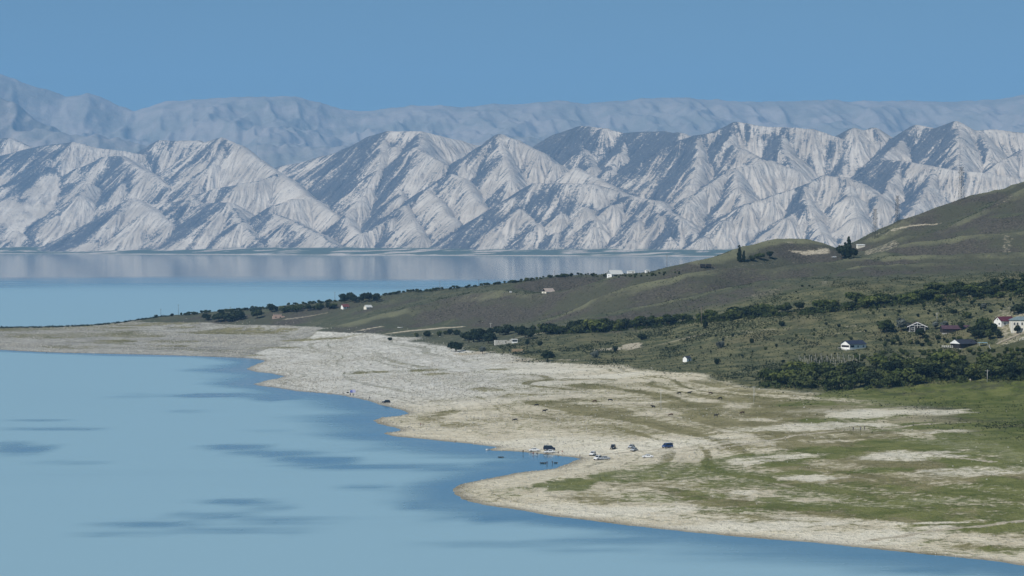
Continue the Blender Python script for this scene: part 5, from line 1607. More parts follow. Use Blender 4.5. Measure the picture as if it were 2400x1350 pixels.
# ------------------------------------------------------------------ poles and pylons
def utility_pole(u, vt, vb, label, mat="wood", r=0.16, group=None, y=None):
    if "skyline" in label or "lone pole right" in label:
        sv_ = skyline_v(u) + 1.5
        vt, vb = vt + sv_ - vb, sv_
    p = at(u, vb)
    if p is None: return
    h = (vb - vt) * mpp(p)
    o = empty("utility_pole", p, prand.uniform(-.3, .3)); tag(o, label, "pole", group)
    MB().tube([(0, 0, -.8), (0, 0, h)], [r, r * .7], 7).build("pole", M[mat], o)
    MB().box(-.9, .9, -.06, .06, h - .75, h - .62).build("crossarm", M[mat], o)
    for x in (-.8, 0, .8):
        MB().tube([(x, 0, h - .62), (x, 0, h - .40)], .05, 6).build("insulator", M["lamp"], o)
for a in [(377, 723, 742, "leftmost pole on the skyline above the lake"), (418, 713, 739, "second pole from the left on the skyline above the lake"),
          (540, 718, 729, "third pole from the left on the skyline above the lake"), (785, 684, 707, "skyline pole above the red-roofed house"),
          (1031, 662, 683, "thin skyline pole above the brown hill, left of the taller one"), (1122, 654, 672, "tall skyline pole above the brown hill"),
          (1300, 642, 657, "short skyline pole left of the far white farmhouse"), (1563, 608, 640, "tall lone pole right of the small white cabin"),
          (1516, 740, 770, "pole above the wide dark bush by the upper belt"), (1600, 733, 756, "slim pole standing in front of the upper belt")]:
    utility_pole(*a)
for a in [(1150, 756, 790, "pale slim pole behind the ruin"), (2196, 732, 756, "pale pole between the gabled house and the long plum roof"), (1549, 912, 960, "pale slim pole standing alone on the stony plain"),
          (1767, 904, 942, "pale slim pole at the left end of the lower belt"), (1644, 720, 760, "thick grey pole in a gap of the upper belt"), (2314, 866, 896, "pale post at the front edge of the lower belt")]:
    utility_pole(*a, "concrete" if a[0] != 1644 else "wood", 0.15 if a[0] != 1644 else .30)
def bar(mb, a, b, r):
    mb.tube([a, b], r, 4, 0, True, False)
def pylon(u, vt, vb, label):
    p = at(u, vb)
    h = (vb - vt) * mpp(p)
    o = empty("power_pylon", p, math.radians(25)); tag(o, label, "pylon", "pylons on the skyline")
    wb, wt = .070 * h, .030 * h
    def w(z): return wb + (wt - wb) * z / h
    for sx_ in (-1, 1):
        for sy_ in (-1, 1):
            MB().tube([(sx_ * wb, sy_ * wb, -.8), (sx_ * wt, sy_ * wt, h)], .11, 4).build("leg", M["steel"], o)
    br = MB()
    n = 11
    for k in range(n):
        z0, z1 = h * k / n, h * (k + 1) / n
        a, b = w(z0), w(z1)
        for s_ in (-1, 1):
            bar(br, (-a, s_ * a, z0), (b, s_ * b, z1), .05); bar(br, (a, s_ * a, z0), (-b, s_ * b, z1), .05)
            bar(br, (s_ * a, -a, z0), (s_ * b, b, z1), .05); bar(br, (s_ * a, a, z0), (s_ * b, -b, z1), .05)
            bar(br, (-b, s_ * b, z1), (b, s_ * b, z1), .06); bar(br, (s_ * b, -b, z1), (s_ * b, b, z1), .06)
    br.build("lattice", M["steel"], o)
    for z, r_ in ((.99, .10), (.84, .13), (.68, .115)):
        c = MB()
        for s_ in (-1, 1):
            bar(c, (s_ * w(h * z), 0, h * z), (s_ * r_ * h, 0, h * (z + .012)), .11)
            bar(c, (s_ * w(h * z), 0, h * (z - .045)), (s_ * r_ * h, 0, h * (z + .01)), .08)
        arm = c.build("crossarm", M["steel"], o)
        for s_ in (-1, 1):
            MB().tube([(s_ * r_ * h, 0, h * z), (s_ * r_ * h, 0, h * z - 1.3)], .09, 5).build("insulator", M["lamp"], arm)
pylon(2051, 490, 558, "leftmost steel lattice pylon, lowest on the ridge")
pylon(2103, 459, 522, "middle steel lattice pylon on the ridge")
pylon(2253, 392, 468, "rightmost steel lattice pylon, highest on the ridge")

# stakes of an abandoned vineyard
for k in range(34):
    u = 1872 + 4.3 * k + prand.uniform(-1.5, 1.5)
    v = (848, 855, 861)[k % 3] + prand.uniform(-1, 1)
    p = at(u, v)
    h = prand.uniform(15, 21) * mpp(p)
    o = MB().tube([(0, 0, -.4), (prand.uniform(-.08, .08), 0, h * .5), (prand.uniform(-.15, .15), prand.uniform(-.1, .1), h)], [.085, .08, .06], 5).build("stake", M["concrete"], None, p)
    tag(o, "pale bare stake in the cluster below the navy-roofed house", "stake", "stakes below the navy-roofed house")

# ------------------------------------------------------------------ cars
def loft(mb, st, mi=0):
    """st: list of closed cross sections with equal vertex counts"""
    n = len(st[0]); v = [p for s_ in st for p in s_]
    f = []
    for i in range(len(st) - 1):
        for k in range(n):
            f.append((i * n + k, i * n + (k + 1) % n, (i + 1) * n + (k + 1) % n, (i + 1) * n + k))
    f.append(tuple(range(n))[::-1]); f.append(tuple((len(st) - 1) * n + k for k in range(n)))
    mb.add(v, f, mi, False)
def make_car(kind, paint):
    """nose points to -x; length, height by kind"""
    root = empty("car")
    if kind == "sedan":
        Lh, hb, hc = 2.2, .86, 1.45
        body = [(-2.2, .62, .35, .62), (-2.05, .78, .28, .74), (-1.2, .86, .25, .86), (0, .88, .25, .90), (1.3, .87, .25, .92), (2.0, .80, .28, .90), (2.2, .68, .38, .80)]
        cab = [(-1.15, .72, .86, .87), (-.35, .62, .88, 1.42), (.75, .61, .90, 1.44), (1.55, .68, .91, .93)]
    elif kind == "suv":
        body = [(-2.2, .68, .45, .80), (-2.05, .82, .38, .95), (-1.1, .90, .34, 1.06), (0, .92, .34, 1.08), (1.4, .91, .34, 1.10), (2.0, .87, .36, 1.10), (2.2, .78, .45, 1.05)]
        cab = [(-1.0, .78, 1.05, 1.07), (-.35, .70, 1.07, 1.72), (1.55, .68, 1.08, 1.75), (2.05, .76, 1.09, 1.12)]
    else:   # minibus
        body = [(-2.4, .72, .45, .95), (-2.3, .86, .38, 1.10), (-1.5, .95, .34, 1.22), (0, .97, .34, 1.24), (1.8, .96, .34, 1.24), (2.4, .92, .38, 1.22)]
        cab = [(-1.75, .84, 1.20, 1.22), (-1.05, .80, 1.22, 1.98), (2.05, .78, 1.22, 2.02), (2.36, .84, 1.21, 1.30)]
    mb = MB()
    loft(mb, [[(x, -w * .86, z0), (x, w * .86, z0), (x, w, z0 + (z1 - z0) * .45), (x, w * .93, z1), (x, -w * .93, z1), (x, -w, z0 + (z1 - z0) * .45)] for x, w, z0, z1 in body])
    bo = mb.build("body", paint, root)
    mb = MB()
    loft(mb, [[(x, -w * 1.06, z0 - .02), (x, w * 1.06, z0 - .02), (x, w, z1), (x, -w, z1)] for x, w, z0, z1 in cab])
    mb.build("roof", paint, root)
    # glass
    (xa, wa, za, zb_), (xc, wc, zc_, zd), (xe, we, ze, zf), (xg, wg, zg, zh) = cab
    def pane(pts):
        g = MB()
        P = [Vector(p) for p in pts]
        nrm = (P[1] - P[0]).cross(P[2] - P[0]).normalized()
        c = sum(P, Vector()) / 4
        if nrm.dot(c - Vector((0, 0, 1))) < 0: nrm = -nrm
        g.add([p + nrm * .012 for p in P] + [p + nrm * .03 for p in P], [(0, 1, 2, 3), (4, 5, 6, 7), (0, 1, 5, 4), (1, 2, 6, 5), (2, 3, 7, 6), (3, 0, 4, 7)])
        g.build("window", M["glass"], root)
    def lerp(a, b, t): return tuple(a[i] + (b[i] - a[i]) * t for i in range(3))
    A, B = (xa, wa, zb_), (xc, wc, zd)
    pane([(lerp(A, B, .12)[0], -wa * .9, lerp(A, B, .12)[2]), (lerp(A, B, .12)[0], wa * .9, lerp(A, B, .12)[2]), (lerp(A, B, .92)[0], wc * .88, lerp(A, B, .92)[2]), (lerp(A, B, .92)[0], -wc * .88, lerp(A, B, .92)[2])])
    A, B = (xg, wg, zh), (xe, we, zf)
    pane([(lerp(A, B, .15)[0], -wg * .85, lerp(A, B, .15)[2]), (lerp(A, B, .15)[0], wg * .85, lerp(A, B, .15)[2]), (lerp(A, B, .9)[0], we * .85, lerp(A, B, .9)[2]), (lerp(A, B, .9)[0], -we * .85, lerp(A, B, .9)[2])])
    xm = (xc + xe) / 2
    for s_ in (-1, 1):
        def yy(z, lowx): return s_ * (wc * 1.06 + (wc - wc * 1.06) * (z - zc_) / (zd - zc_)) 
        zl_, zu = zc_ + .08, zd - .10
        wl_, wu = s_ * (wc * 1.06 + .025), s_ * (wc + .025)
        pane([(xc - .25, wl_, zl_), (xm - .05, wl_, zl_), (xm - .05, wu, zu), (xc + .05, wu, zu)])
        pane([(xm + .05, wl_, zl_), (xe + .15, wl_, zl_), (xe - .05, wu, zu), (xm + .05, wu, zu)])
    wr = .33 if kind == "sedan" else .37
    x1, x2 = (-1.35, 1.35) if kind != "minibus" else (-1.55, 1.5)
    for x in (x1, x2):
        for s_ in (-1, 1):
            y = s_ * .82
            wh = MB().tube([(x, y - .11, wr), (x, y + .11, wr)], wr, 14).build("wheel", M["tyre"], root)
            MB().tube([(x, y + s_ * .10, wr), (x, y + s_ * .125, wr)], wr * .6, 10).build("rim", M["rim"], wh)
    f0, fz = body[0], (body[0][3] + body[0][2]) / 2 + .06
    b0 = body[-1]
    for s_ in (-1, 1):
        MB().box(f0[0] - .03, f0[0] + .12, s_ * f0[1] * .72 - .14, s_ * f0[1] * .72 + .14, fz - .02, fz + .14).build("headlight", M["lamp"], root)
        MB().box(b0[0] - .08, b0[0] + .03, s_ * b0[1] * .78 - .12, s_ * b0[1] * .78 + .12, b0[3] - .22, b0[3] - .04).build("tail_light", M["tail"], root)
    MB().box(f0[0] - .06, f0[0] + .1, -f0[1] * .95, f0[1] * .95, f0[2] - .02, f0[2] + .14).build("bumper", M["tyre"], root)
    return root
def place(root, u, v, rz, label, cat, group=None, lift=0.0):
    p = at(u, v)
    root.location = (p.x, p.y, p.z + lift)
    root.rotation_euler = (0, 0, rz)
    tag(root, label, cat, group)
    return root
rad = math.radians
G_ = "cars parked by the bay"
for kind, paint, u, v, rz, lab in [
    ("sedan", "car_white", 1252, 1058, 3, "white car standing alone at the water, left of the black minibus"),
    ("minibus", "car_navy", 1287, 1055.5, 182, "black minibus behind a white sedan at the bay"),
    ("sedan", "car_white", 1288, 1062, 10, "white sedan parked right in front of the black minibus"),
    ("suv", "car_white", 1389, 1068, 72, "white car seen end-on right of the bay"),
    ("suv", "car_white", 1401, 1078, 60, "white off-roader at the grass edge, left of a silver car"),
    ("sedan", "car_silver", 1417, 1077.5, 15, "silver car beside the white off-roader at the grass edge"),
    ("suv", "car_black", 1437, 1052, 78, "black car standing apart on the gravel behind the bay"),
    ("sedan", "car_silver", 1480, 1050, 65, "silver car, rear one of two parked nose to tail"),
    ("sedan", "car_silver", 1486, 1057, 65, "silver car, front one of two parked nose to tail"),
    ("minibus", "car_blue", 1564, 1050, 40, "dark blue minibus, rightmost vehicle on the gravel"),
    ("sedan", "car_white", 1518, 1073, 4, "white car at the edge of the green grass below the blue minibus"),
    ("suv", "car_black", 905, 945, 8, "dark off-roader at the water's edge on the stony shore"),
    ("sedan", "car_white", 1955, 604, 15, "white car parked under the tall poplars on the hill")]:
    r = make_car(kind, M[paint])
    place(r, u, v, rad(rz), lab, "car", G_ if 1200 < u < 1600 else None)

# ------------------------------------------------------------------ people and cattle grown over skeletons
def skinned(name, joints, edges, mats, pick, sub=1):
    me = bpy.data.meshes.new(name)
    me.from_pydata([j[0] for j in joints], edges, [])
    ob = bpy.data.objects.new(name, me); COL.objects.link(ob)
    md = ob.modifiers.new("skin", 'SKIN')
    sv = me.skin_vertices[0].data
    for i, j in enumerate(joints):
        r = j[1]
        sv[i].radius = r if isinstance(r, tuple) else (r, r)
        sv[i].use_root = (i == 0)
    md.use_smooth_shade = True
    sd = ob.modifiers.new("sub", 'SUBSURF'); sd.levels = sub; sd.render_levels = sub
    dg = bpy.context.evaluated_depsgraph_get()
    out = bpy.data.meshes.new_from_object(ob.evaluated_get(dg))
    bpy.data.objects.remove(ob); bpy.data.meshes.remove(me)
    out.name = name
    out.materials.clear()
    for m in mats: out.materials.append(m)
    for pl in out.polygons:
        pl.material_index = pick(pl.center)
        pl.use_smooth = True
    return out
def person_mesh(name, shirt, trousers, pose):
    """pose: stand, reach, sit, squat; faces -y"""
    J, E = [], []
    def j(x, y, z, r): J.append(((x, y, z), r)); return len(J) - 1
    sit = pose in ("sit", "squat")
    hz = .95 if not sit else (.42 if pose == "squat" else .20)
    lean = -.12 if pose == "reach" else (-.10 if sit else 0)
    pel = j(0, 0, hz, (.16, .12))
    bel = j(0, lean * .3, hz + .18, (.15, .11)); che = j(0, lean * .7, hz + .40, (.18, .125)); nk0 = j(0, lean, hz + .54, (.075, .07))
    nk = j(0, lean - .01, hz + .60, .058); hd = j(0, lean - .03, hz + .70, (.078, .092)); tp = j(0, lean - .02, hz + .80, (.070, .085))
    E += [(pel, bel), (bel, che), (che, nk0), (nk0, nk), (nk, hd), (hd, tp)]
    nose = j(0, lean - .125, hz + .69, .016); E.append((hd, nose))
    for s_ in (-1, 1):
        ear = j(s_ * .088, lean - .02, hz + .70, .02); E.append((hd, ear))
        hip = j(s_ * .10, 0, hz - .05, .095)
        if not sit:
            kn = j(s_ * .11, -.03, hz - .46, .062); an = j(s_ * .115, .01, .09, .045); to = j(s_ * .12, -.15, .04, (.042, .03))
        elif pose == "squat":
            kn = j(s_ * .16, -.40, .52, .065); an = j(s_ * .14, -.14, .09, .045); to = j(s_ * .15, -.30, .04, (.042, .03))
        else:
            kn = j(s_ * .15, -.40, .44, .065); an = j(s_ * .14, -.66, .09, .045); to = j(s_ * .15, -.78, .06, (.042, .03))
        E += [(pel, hip), (hip, kn), (kn, an), (an, to)]
        sh = j(s_ * .20, lean, hz + .48, .062)
        if pose == "reach" and s_ > 0:
            el = j(s_ * .26, lean - .22, hz + .34, .046); wr = j(s_ * .22, lean - .45, hz + .44, .034); dv = Vector((-.02, -.09, .02))
        elif sit:
            el = j(s_ * .25, lean - .10, hz + .22, .046); wr = j(s_ * .18, lean - .30, hz + .16, .034); dv = Vector((-.01 * s_, -.09, -.02))
        else:
            el = j(s_ * .27, lean + .02, hz + .20, .046); wr = j(s_ * .28, lean - .06, hz - .04, .034); dv = Vector((0, -.02, -.09))
        E += [(che, sh), (sh, el), (el, wr)]
        w0 = Vector(J[wr][0])
        pm = j(*(w0 + dv * .75), (.040, .022)); E.append((wr, pm))
        pv = Vector(J[pm][0]); side = Vector((0, 1, 0)) if abs(dv.z) > abs(dv.y) else Vector((1, 0, 0))
        for q, ln in enumerate((.75, .9, .85, .65)):
            a = pv + dv * .35 + side * (q - 1.5) * .022
            i1 = j(*a, .010); i2 = j(*(a + dv * .55 * ln + Vector((0, -.012, 0))), .009); E += [(pm, i1), (i1, i2)]
        th = j(*(pv + side * -.045 + dv * .1), .011); E.append((pm, th))
    H_ = hz
    def pick(c):
        if c.z > H_ + .74 or (c.z > H_ + .64 and c.y > lean + .02): return 3
        if c.z > H_ + .565: return 2
        if not sit:
            if c.z < .085: return 4
            if abs(c.x) > .2 and c.z < H_ + .12: return 2
            return 0 if c.z > H_ + .03 else 1
        if c.z < .09 and c.y < -.1: return 4
        if c.y < lean - .24 and c.z > H_ + .05 and abs(c.x) > .1 and pose != "squat": return 2
        return 0 if c.z > H_ + .06 and c.y > lean - .27 else 1
    return skinned(name, J, E, [M[shirt], M[trousers], M["skin"], M["hair"], M["shoe"]], pick)
PM = {}
def person(u, v, rz, shirt, trousers, pose, label, group=None, lift=0.0, z=None):
    key = (shirt, trousers, pose)
    if key not in PM: PM[key] = person_mesh("person", *key)
    p = at(u, v) if z is None else Vector(on_level(u, v, 0.0))
    o = bpy.data.objects.new("person", PM[key]); link(o)
    o.location = (p.x, p.y, p.z + lift - .01); o.rotation_euler = (0, 0, rad(rz))
    tag(o, label, "person", group)
    return o
person(1226, 1064, 20, "cloth_black", "cloth_black", "stand", "person in dark clothes standing at the water left of the white car")
person(1250, 1066, -30, "cloth_red", "cloth_navy", "squat", "person in red squatting at the water below the white car")
person(1258, 1066.5, 60, "cloth_black", "cloth_grey", "squat", "person in dark clothes squatting at the water beside the one in red")
person(1284, 1067, 0, "cloth_tan", "cloth_grey", "squat", "person in tan squatting at the water in front of the white sedan")
person(1282, 1088, 10, "cloth_navy", "cloth_black", "stand", "person in dark clothes standing in shallow water beside the boat", lift=-.45, z=0)
person(1295, 1087, -60, "cloth_black", "cloth_black", "reach", "person reaching out, standing in shallow water right of the boat", lift=-.45, z=0)
person(1317, 1060, 80, "cloth_red", "cloth_black", "sit", "person in red sitting on the gravel right of the white sedan")
person(1308, 1062.5, 10, "cloth_black", "cloth_navy", "sit", "person in dark clothes sitting on the gravel behind the white sedan")
person(1359, 1074, -50, "cloth_tan", "cloth_grey", "stand", "person in tan standing at the inner tip of the bay")
person(804, 925, 20, "cloth_black", "cloth_grey", "stand", "person in dark clothes at the water left below the tent")
person(821, 928, -20, "cloth_navy", "cloth_black", "stand", "person in navy at the water below the tent, left of the one in grey")
person(828, 929, 10, "cloth_grey", "cloth_black", "reach", "person in grey reaching out at the water below the tent")
person(866, 934, 30, "cloth_black", "cloth_navy", "squat", "person squatting at the water between tent and dark off-roader")
person(985, 1000, 70, "cloth_red", "cloth_black", "reach", "person in red on the white gravel, left one of a pair")
person(991.5, 1000, -70, "cloth_black", "cloth_black", "stand", "person in black on the white gravel, right one of a pair")
person(2000, 1010, 15, "cloth_black", "cloth_black", "stand", "person in black on the gravel track, leftmost of three")
person(2017, 1008.5, -15, "cloth_grey", "cloth_navy", "stand", "person in grey on the gravel track, middle of three")
person(2026, 1007.5, 40, "cloth_navy", "cloth_black", "reach", "person reaching out on the gravel track, rightmost of three")
person(109, 829, 0, "cloth_black", "cloth_black", "stand", "lone dark figure at the water's edge on the far left")
person(2274, 895, 0, "cloth_white", "cloth_tan", "stand", "person in white standing before the lower tree belt")
person(1131, 757, 60, "cloth_white", "cloth_black", "stand", "person in white top on the foot of the brown hill")

def cow_mesh(name, hide, graze):
    J, E = [], []
    def j(x, y, z, r): J.append(((x, y, z), r)); return len(J) - 1
    rump = j(.62, 0, 1.05, (.27, .30)); mid = j(0, 0, .98, (.30, .36)); sh = j(-.55, 0, 1.05, (.24, .34)); E += [(rump, mid), (mid, sh)]
    if graze: nk = j(-.95, 0, .78, (.13, .19)); hd = j(-1.18, 0, .42, (.11, .13)); mz = j(-1.30, 0, .14, (.075, .085))
    else: nk = j(-.92, 0, 1.28, (.13, .19)); hd = j(-1.20, 0, 1.46, (.11, .13)); mz = j(-1.50, 0, 1.32, (.075, .085))
    E += [(sh, nk), (nk, hd), (hd, mz)]
    h0 = Vector(J[hd][0])
    for s_ in (-1, 1):
        er = j(h0.x + .06, s_ * .22, h0.z + .06, .03); E.append((hd, er))
        ho = j(h0.x + .02, s_ * .16, h0.z + .18, .022); ht = j(h0.x - .04, s_ * .18, h0.z + .30, .012); E += [(hd, ho), (ho, ht)]
        th = j(.66, s_ * .19, .80, .14); st_ = j(.58, s_ * .19, .62, .10); hk = j(.76, s_ * .18, .42, .055); ft = j(.70, s_ * .18, .05, .05); E += [(rump, th), (th, st_), (st_, hk), (hk, ft)]
        el = j(-.52, s_ * .19, .70, .11); kn = j(-.52, s_ * .18, .38, .055); ff = j(-.54, s_ * .18, .05, .05); E += [(sh, el), (el, kn), (kn, ff)]
    t1 = j(.95, 0, 1.10, .035); t2 = j(1.02, 0, .65, .022); t3 = j(1.02, 0, .42, .04); E += [(rump, t1), (t1, t2), (t2, t3)]
    return skinned(name, J, E, [M[hide]], lambda c: 0)
CM = {k: cow_mesh("cow", *k) for k in [("hide_black", True), ("hide_black", False), ("hide_brown", True)]}
ck = list(CM)
for i, (u, v, rz, lab) in enumerate([
    (1208, 988, 10, "dark cow, lowest and leftmost of the cattle on the plain"), (1276, 967, 170, "dark cow right above the lowest, leftmost one"),
    (1394, 944, 20, "dark cow on the olive streak, left one of two close together"), (1430, 941, 190, "dark cow on the olive streak, right one of two close together"),
    (1531, 957, 30, "dark cow just left of the foot of the lone pale pole"), (1573, 976, 0, "dark cow right below the lone pale pole"),
    (1592, 925, 15, "dark cow nearest above right of the lone pale pole"), (1616, 924, 180, "dark cow on the green strip, second right of the lone pale pole"),
    (1665, 925, 200, "dark cow on the green strip, third right of the lone pale pole"), (1688, 937, 10, "dark cow below the green strip, left of the lower belt"),
    (1678, 978, 160, "dark cow low on the plain, right of the one below the pole"), (1740, 971, 20, "dark cow, rightmost of the cattle on the plain"),
    (1258, 953, 0, "dark cow at the left end of the upper olive streak"), (1124, 756, 180, "dark cow beside the person at the foot of the brown hill")]):
    o = bpy.data.objects.new("cow", CM[ck[i % 3]]); link(o)
    place(o, u, v, rad(rz), lab, "cow", "cattle on the plain", -.01)
    o.scale = (1.1, 1.1, 1.1)

# ------------------------------------------------------------------ boats, tent and small things
def boat(u, v, rz, ln, mat, label, name="rubber_boat", onland=False):
    p = at(u, v) if onland else Vector(on_level(u, v, 0))
    o = empty(name, (p.x, p.y, p.z), rad(rz)); tag(o, label, "boat")
    w = ln * .24
    path = [(ln * .5, -w * .8, .2), (-ln * .3, -w, .2), (-ln * .45, -w * .6, .24), (-ln * .52, 0, .28), (-ln * .45, w * .6, .24), (-ln * .3, w, .2), (ln * .5, w * .8, .2)]
    MB().tube(path, [.16, .19, .19, .19, .19, .19, .16], 8).build("hull_tube", M[mat], o)
    MB().add([(ln * .45, -w * .8, .05), (ln * .45, w * .8, .05), (-ln * .3, w, .05), (-ln * .48, 0, .08), (-ln * .3, -w, .05), (ln * .45, -w * .8, .12), (ln * .45, w * .8, .12), (-ln * .3, w, .12), (-ln * .48, 0, .14), (-ln * .3, -w, .12)],
             [(4, 3, 2, 1, 0), (5, 6, 7, 8, 9), (0, 1, 6, 5), (1, 2, 7, 6), (2, 3, 8, 7), (3, 4, 9, 8), (4, 0, 5, 9)]).build("floor", M[mat], o)
    MB().box(-.14, .14, -w, w, .28, .34).build("seat", M["wood"], o)
    MB().box(ln * .44, ln * .48, -w * .7, w * .7, .1, .45).build("transom", M["wood"], o)
    for s_ in (-1, 1):
        od = MB().tube([(.3, s_ * w, .38), (.5, s_ * (w + .9), .12)], .025, 5)
        od.box(.40, .62, s_ * (w + .9) - .16, s_ * (w + .9) + .16, .10, .13)
        od.build("oar", M["pale_wood"], o)
boat(1174, 1072.5, 5, 2.1, "boat", "small dark rubber boat off the gravel tip")
boat(1273, 1086, 3, 2.2, "boat", "dark rubber boat in the bay beside wading people")
boat(1303, 1085.5, 8, 1.3, "boat", "tiny dark boat right of the wading people")
boat(938, 768, 4, 4.2, "white_paint", "white boat lying on the grass at the foot of the brown hill", "rowing_boat", True)
boat(1143, 1054.5, 30, 1.4, "white_paint", "tiny white boat at the gravel tip", "rowing_boat")

p = at(826, 920)
t = empty("tent", p, rad(20)); tag(t, "small violet-blue tent on the stony shore", "tent")
tb = MB(); tb.prism([(-1.1, 0), (1.1, 0), (.65, .95), (0, 1.4), (-.65, .95)], 'x', -1.2, 1.2); tb.build("canopy", M["tent_blue"], t)
MB().prism([(-1.35, .05), (-1.12, .05), (-.68, 1.0), (0, 1.47), (.68, 1.0), (1.12, .05), (1.35, .05), (.75, 1.12), (0, 1.62), (-.75, 1.12)], 'x', -.2, 1.5).build("flysheet", M["tent_pale"], t)
MB().prism([(-.5, .02), (.5, .02), (.0, 1.0)], 'x', -1.215, -1.205).build("doorway_shade", M["shade"], t)  # flat dark triangle painted as the shade inside the tent doorway
for s_ in (-1, 1):
    MB().tube([(1.5, s_ * .7, 1.1), (2.3, s_ * 1.3, 0)], .015, 4).build("guy_line", M["white_paint"], t)
p = at(815, 921)
b_ = empty("camping_bag", p, .4); tag(b_, "dark camping bag left of the violet-blue tent", "bag")
for dx, dy, s_ in ((0, 0, 1.0), ):
    bg = MB(); bg.tube([(-.7, 0, .3), (-.5, 0, .34), (.5, 0, .34), (.7, 0, .3)], [.18, .34, .34, .18], 10); bg.build("body", M["cloth_black"], b_)
    MB().tube([(-.3, -.05, .66), (-.15, -.05, .82), (.15, -.05, .82), (.3, -.05, .66)], .03, 5).build("handle", M["cloth_grey"], b_)
p = at(1197, 686)
wc_ = empty("white_box", p, .3); tag(wc_, "small white box on the green rise left of the barn", "box")
MB().box(-.9, .9, -.7, .7, .2, 1.2).build("body", M["white_paint"], wc_); MB().box(-1.0, 1.0, -.8, .8, 1.2, 1.35).build("lid", M["pale_roof"], wc_)
for x in (-.7, .7):
    MB().box(x - .1, x + .1, -.5, .5, -.2, .2).build("foot", M["wood"], wc_)

# ------------------------------------------------------------------ rubble on the drawn-down shore and weeds in the fields
def scatter(name, npts, weight, base_v, base_f, smin, smax, mats, label, cat, zsink=0.3, seed=1, power=2.2, matpick=None):
    r = np.random.default_rng(seed)
    w = weight[:-1, :-1] * (GY[:-1, :-1] ** -0.2)
    area = np.abs((GX[:-1, 1:] - GX[:-1, :-1]) * (GY[1:, :-1] - GY[:-1, :-1]))
    inview = (np.abs(GX[:-1, :-1] / GY[:-1, :-1]) < 0.228)
    pr = (w * area * inview).ravel(); pr = pr / pr.sum()
    idx = r.choice(len(pr), npts, p=pr)
    i, jx = np.unravel_index(idx, w.shape)
    ti, tj = r.random(npts), r.random(npts)
    x = GX[i, jx] * (1 - ti) * (1 - tj) + GX[i, jx + 1] * (1 - ti) * tj + GX[i + 1, jx] * ti * (1 - tj) + GX[i + 1, jx + 1] * ti * tj
    y = GY[i, jx] * (1 - ti) + GY[i + 1, jx] * ti
    z = GZ[i, jx] * (1 - ti) * (1 - tj) + GZ[i, jx + 1] * (1 - ti) * tj + GZ[i + 1, jx] * ti * (1 - tj) + GZ[i + 1, jx + 1] * ti * tj
    s = (smin + (smax - smin) * r.random(npts) ** power) * np.clip(y / 1400.0, 0.42, 1.0)
    nv, nf = len(base_v), len(base_f)
    bv = np.array(base_v)[None] * (1 + 0.30 * r.normal(size=(npts, nv, 3)).clip(-1.5, 1.5))
    a = r.random(npts) * 6.283
    ca_, sa_ = np.cos(a)[:, None], np.sin(a)[:, None]
    vx = bv[:, :, 0] * ca_ - bv[:, :, 1] * sa_; vy = bv[:, :, 0] * sa_ + bv[:, :, 1] * ca_
    V = np.stack([x[:, None] + vx * s[:, None], y[:, None] + vy * s[:, None], z[:, None] + (bv[:, :, 2] - 0 ) * s[:, None] + (0.35 - zsink) * s[:, None]], -1).reshape(-1, 3)
    Fc = (np.array(base_f)[None] + (np.arange(npts) * nv)[:, None, None]).reshape(-1)
    me = bpy.data.meshes.new(name)
    me.vertices.add(len(V)); me.vertices.foreach_set("co", V.astype(np.float32).ravel())
    nt = npts * nf
    me.loops.add(nt * 3); me.loops.foreach_set("vertex_index", Fc.astype(np.int32))
    me.polygons.add(nt); me.polygons.foreach_set("loop_start", np.arange(0, nt * 3, 3, dtype=np.int32)); me.polygons.foreach_set("loop_total", np.full(nt, 3, dtype=np.int32))
    me.update(calc_edges=True)
    for m in mats: me.materials.append(m)
    o = link(bpy.data.objects.new(name, me))
    tag(o, label, cat, kind="stuff")
    return o
octv = [(1, 0, 0), (0, 1, 0), (-1, 0, 0), (0, -1, 0), (0, 0, .75), (0, 0, -.75)]
octf = [(0, 1, 4), (1, 2, 4), (2, 3, 4), (3, 0, 4), (1, 0, 5), (2, 1, 5), (3, 2, 5), (0, 3, 5)]
def stone_mat():
    t_ = NT("limestone_rubble")
    v = t_.coords()
    n = t_.noise(v, 0.7, 3, 0.7)
    c = t_.mix(t_.smooth(n, 0.35, 0.65), (0.24, 0.225, 0.19), (0.55, 0.525, 0.46))
    t_.principled(c, 0.95, None, 0.1)
    return t_.m
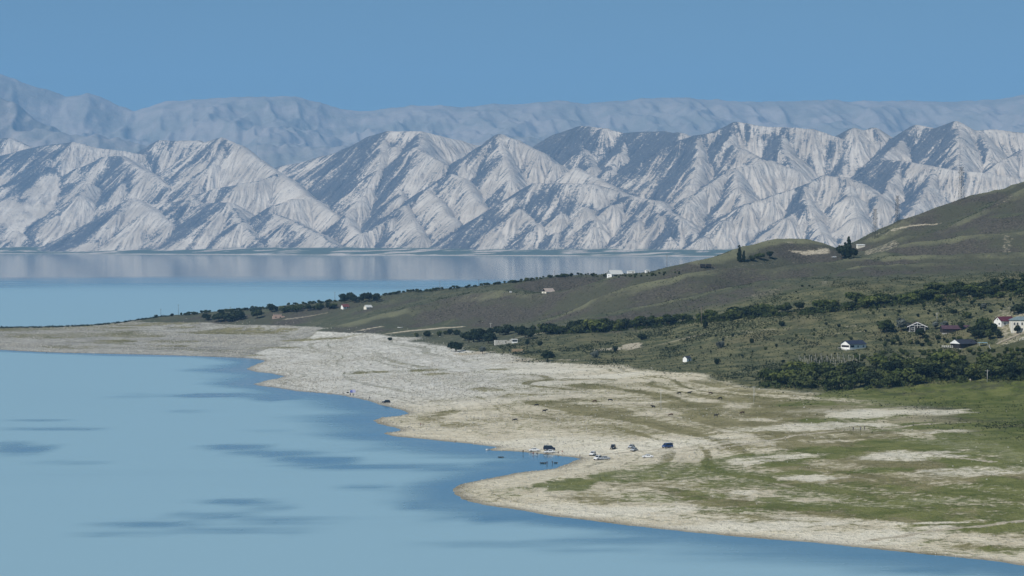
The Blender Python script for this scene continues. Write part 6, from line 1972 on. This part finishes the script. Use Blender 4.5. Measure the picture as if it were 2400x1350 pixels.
clump = sstep(fbm(GX / 45, GY / 60, 4, 301), -0.05, 0.45)
rubble_w = (1 - 0.9 * np.clip(grass + lush, 0, 1)) * low * bare * (0.15 + 0.85 * clump) * (0.35 + 0.65 * (1 - sstep(GX / GY, (1000 - 1200) / F, (1500 - 1200) / F))) + 0.9 * sstep(SD, 0.3, 1.5) * (1 - sstep(SD, 3, 9)) + 0.4 * lines.astype(np.float32) ** 6 * low * (1 - np.clip(grass + lush, 0, 1)) * stony
scatter("rubble", 60000, rubble_w, octv, octf, 0.15, 0.62, [stone_mat()], "pale broken stones littering the drawn-down shore", "stones", 0.2, 3, 2.6)
# weeds: little fans of blades
blv, blf = [], []
for k in range(5):
    a = k * 1.257
    blv += [(math.cos(a) * .25 - .22 * math.sin(a), math.sin(a) * .25 + .22 * math.cos(a), -.35), (math.cos(a) * .25 + .22 * math.sin(a), math.sin(a) * .25 - .22 * math.cos(a), -.35), (math.cos(a) * .8, math.sin(a) * .8, .55 + .15 * (k % 2))]
    blf.append((3 * k, 3 * k + 1, 3 * k + 2))
fieldm = (1 - bare) * (1 - 0.85 * meadow) * sstep(SD, 5, 20) * (1 - sstep(GY, 1620, 1760))
wclump = sstep(fbm(GX / 20, GY / 34, 4, 311), 0.05, 0.5)
scatter("weeds", 34000, fieldm * (0.12 + wclump), blv, blf, 0.25, 0.95, [M["leaf_dark"]], "tufts of dark weeds growing all over the green slope", "weeds", 0.0, 7, 2.4)
hillm = sstep(GY, 1640, 1760) * sstep(Z0, 14, 24)
scatter("hill_tufts", 26000, hillm * (0.15 + wclump) * (GY < 2330), blv, blf, 0.25, 0.85, [M["leaf_dark"]], "dry tufts of scrub sprinkled over the brown hills", "tufts", 0.0, 9, 2.6)
lowgrass = np.clip(grass * bare + lush, 0, 1) * sstep(SD, 3, 10)
scatter("shore_grass", 34000, lowgrass * (0.3 + wclump), blv, blf, 0.12, 0.5, [M["leaf_bright"]], "short green tufts in the grassy streaks of the shore", "grass", 0.0, 13, 1.6)
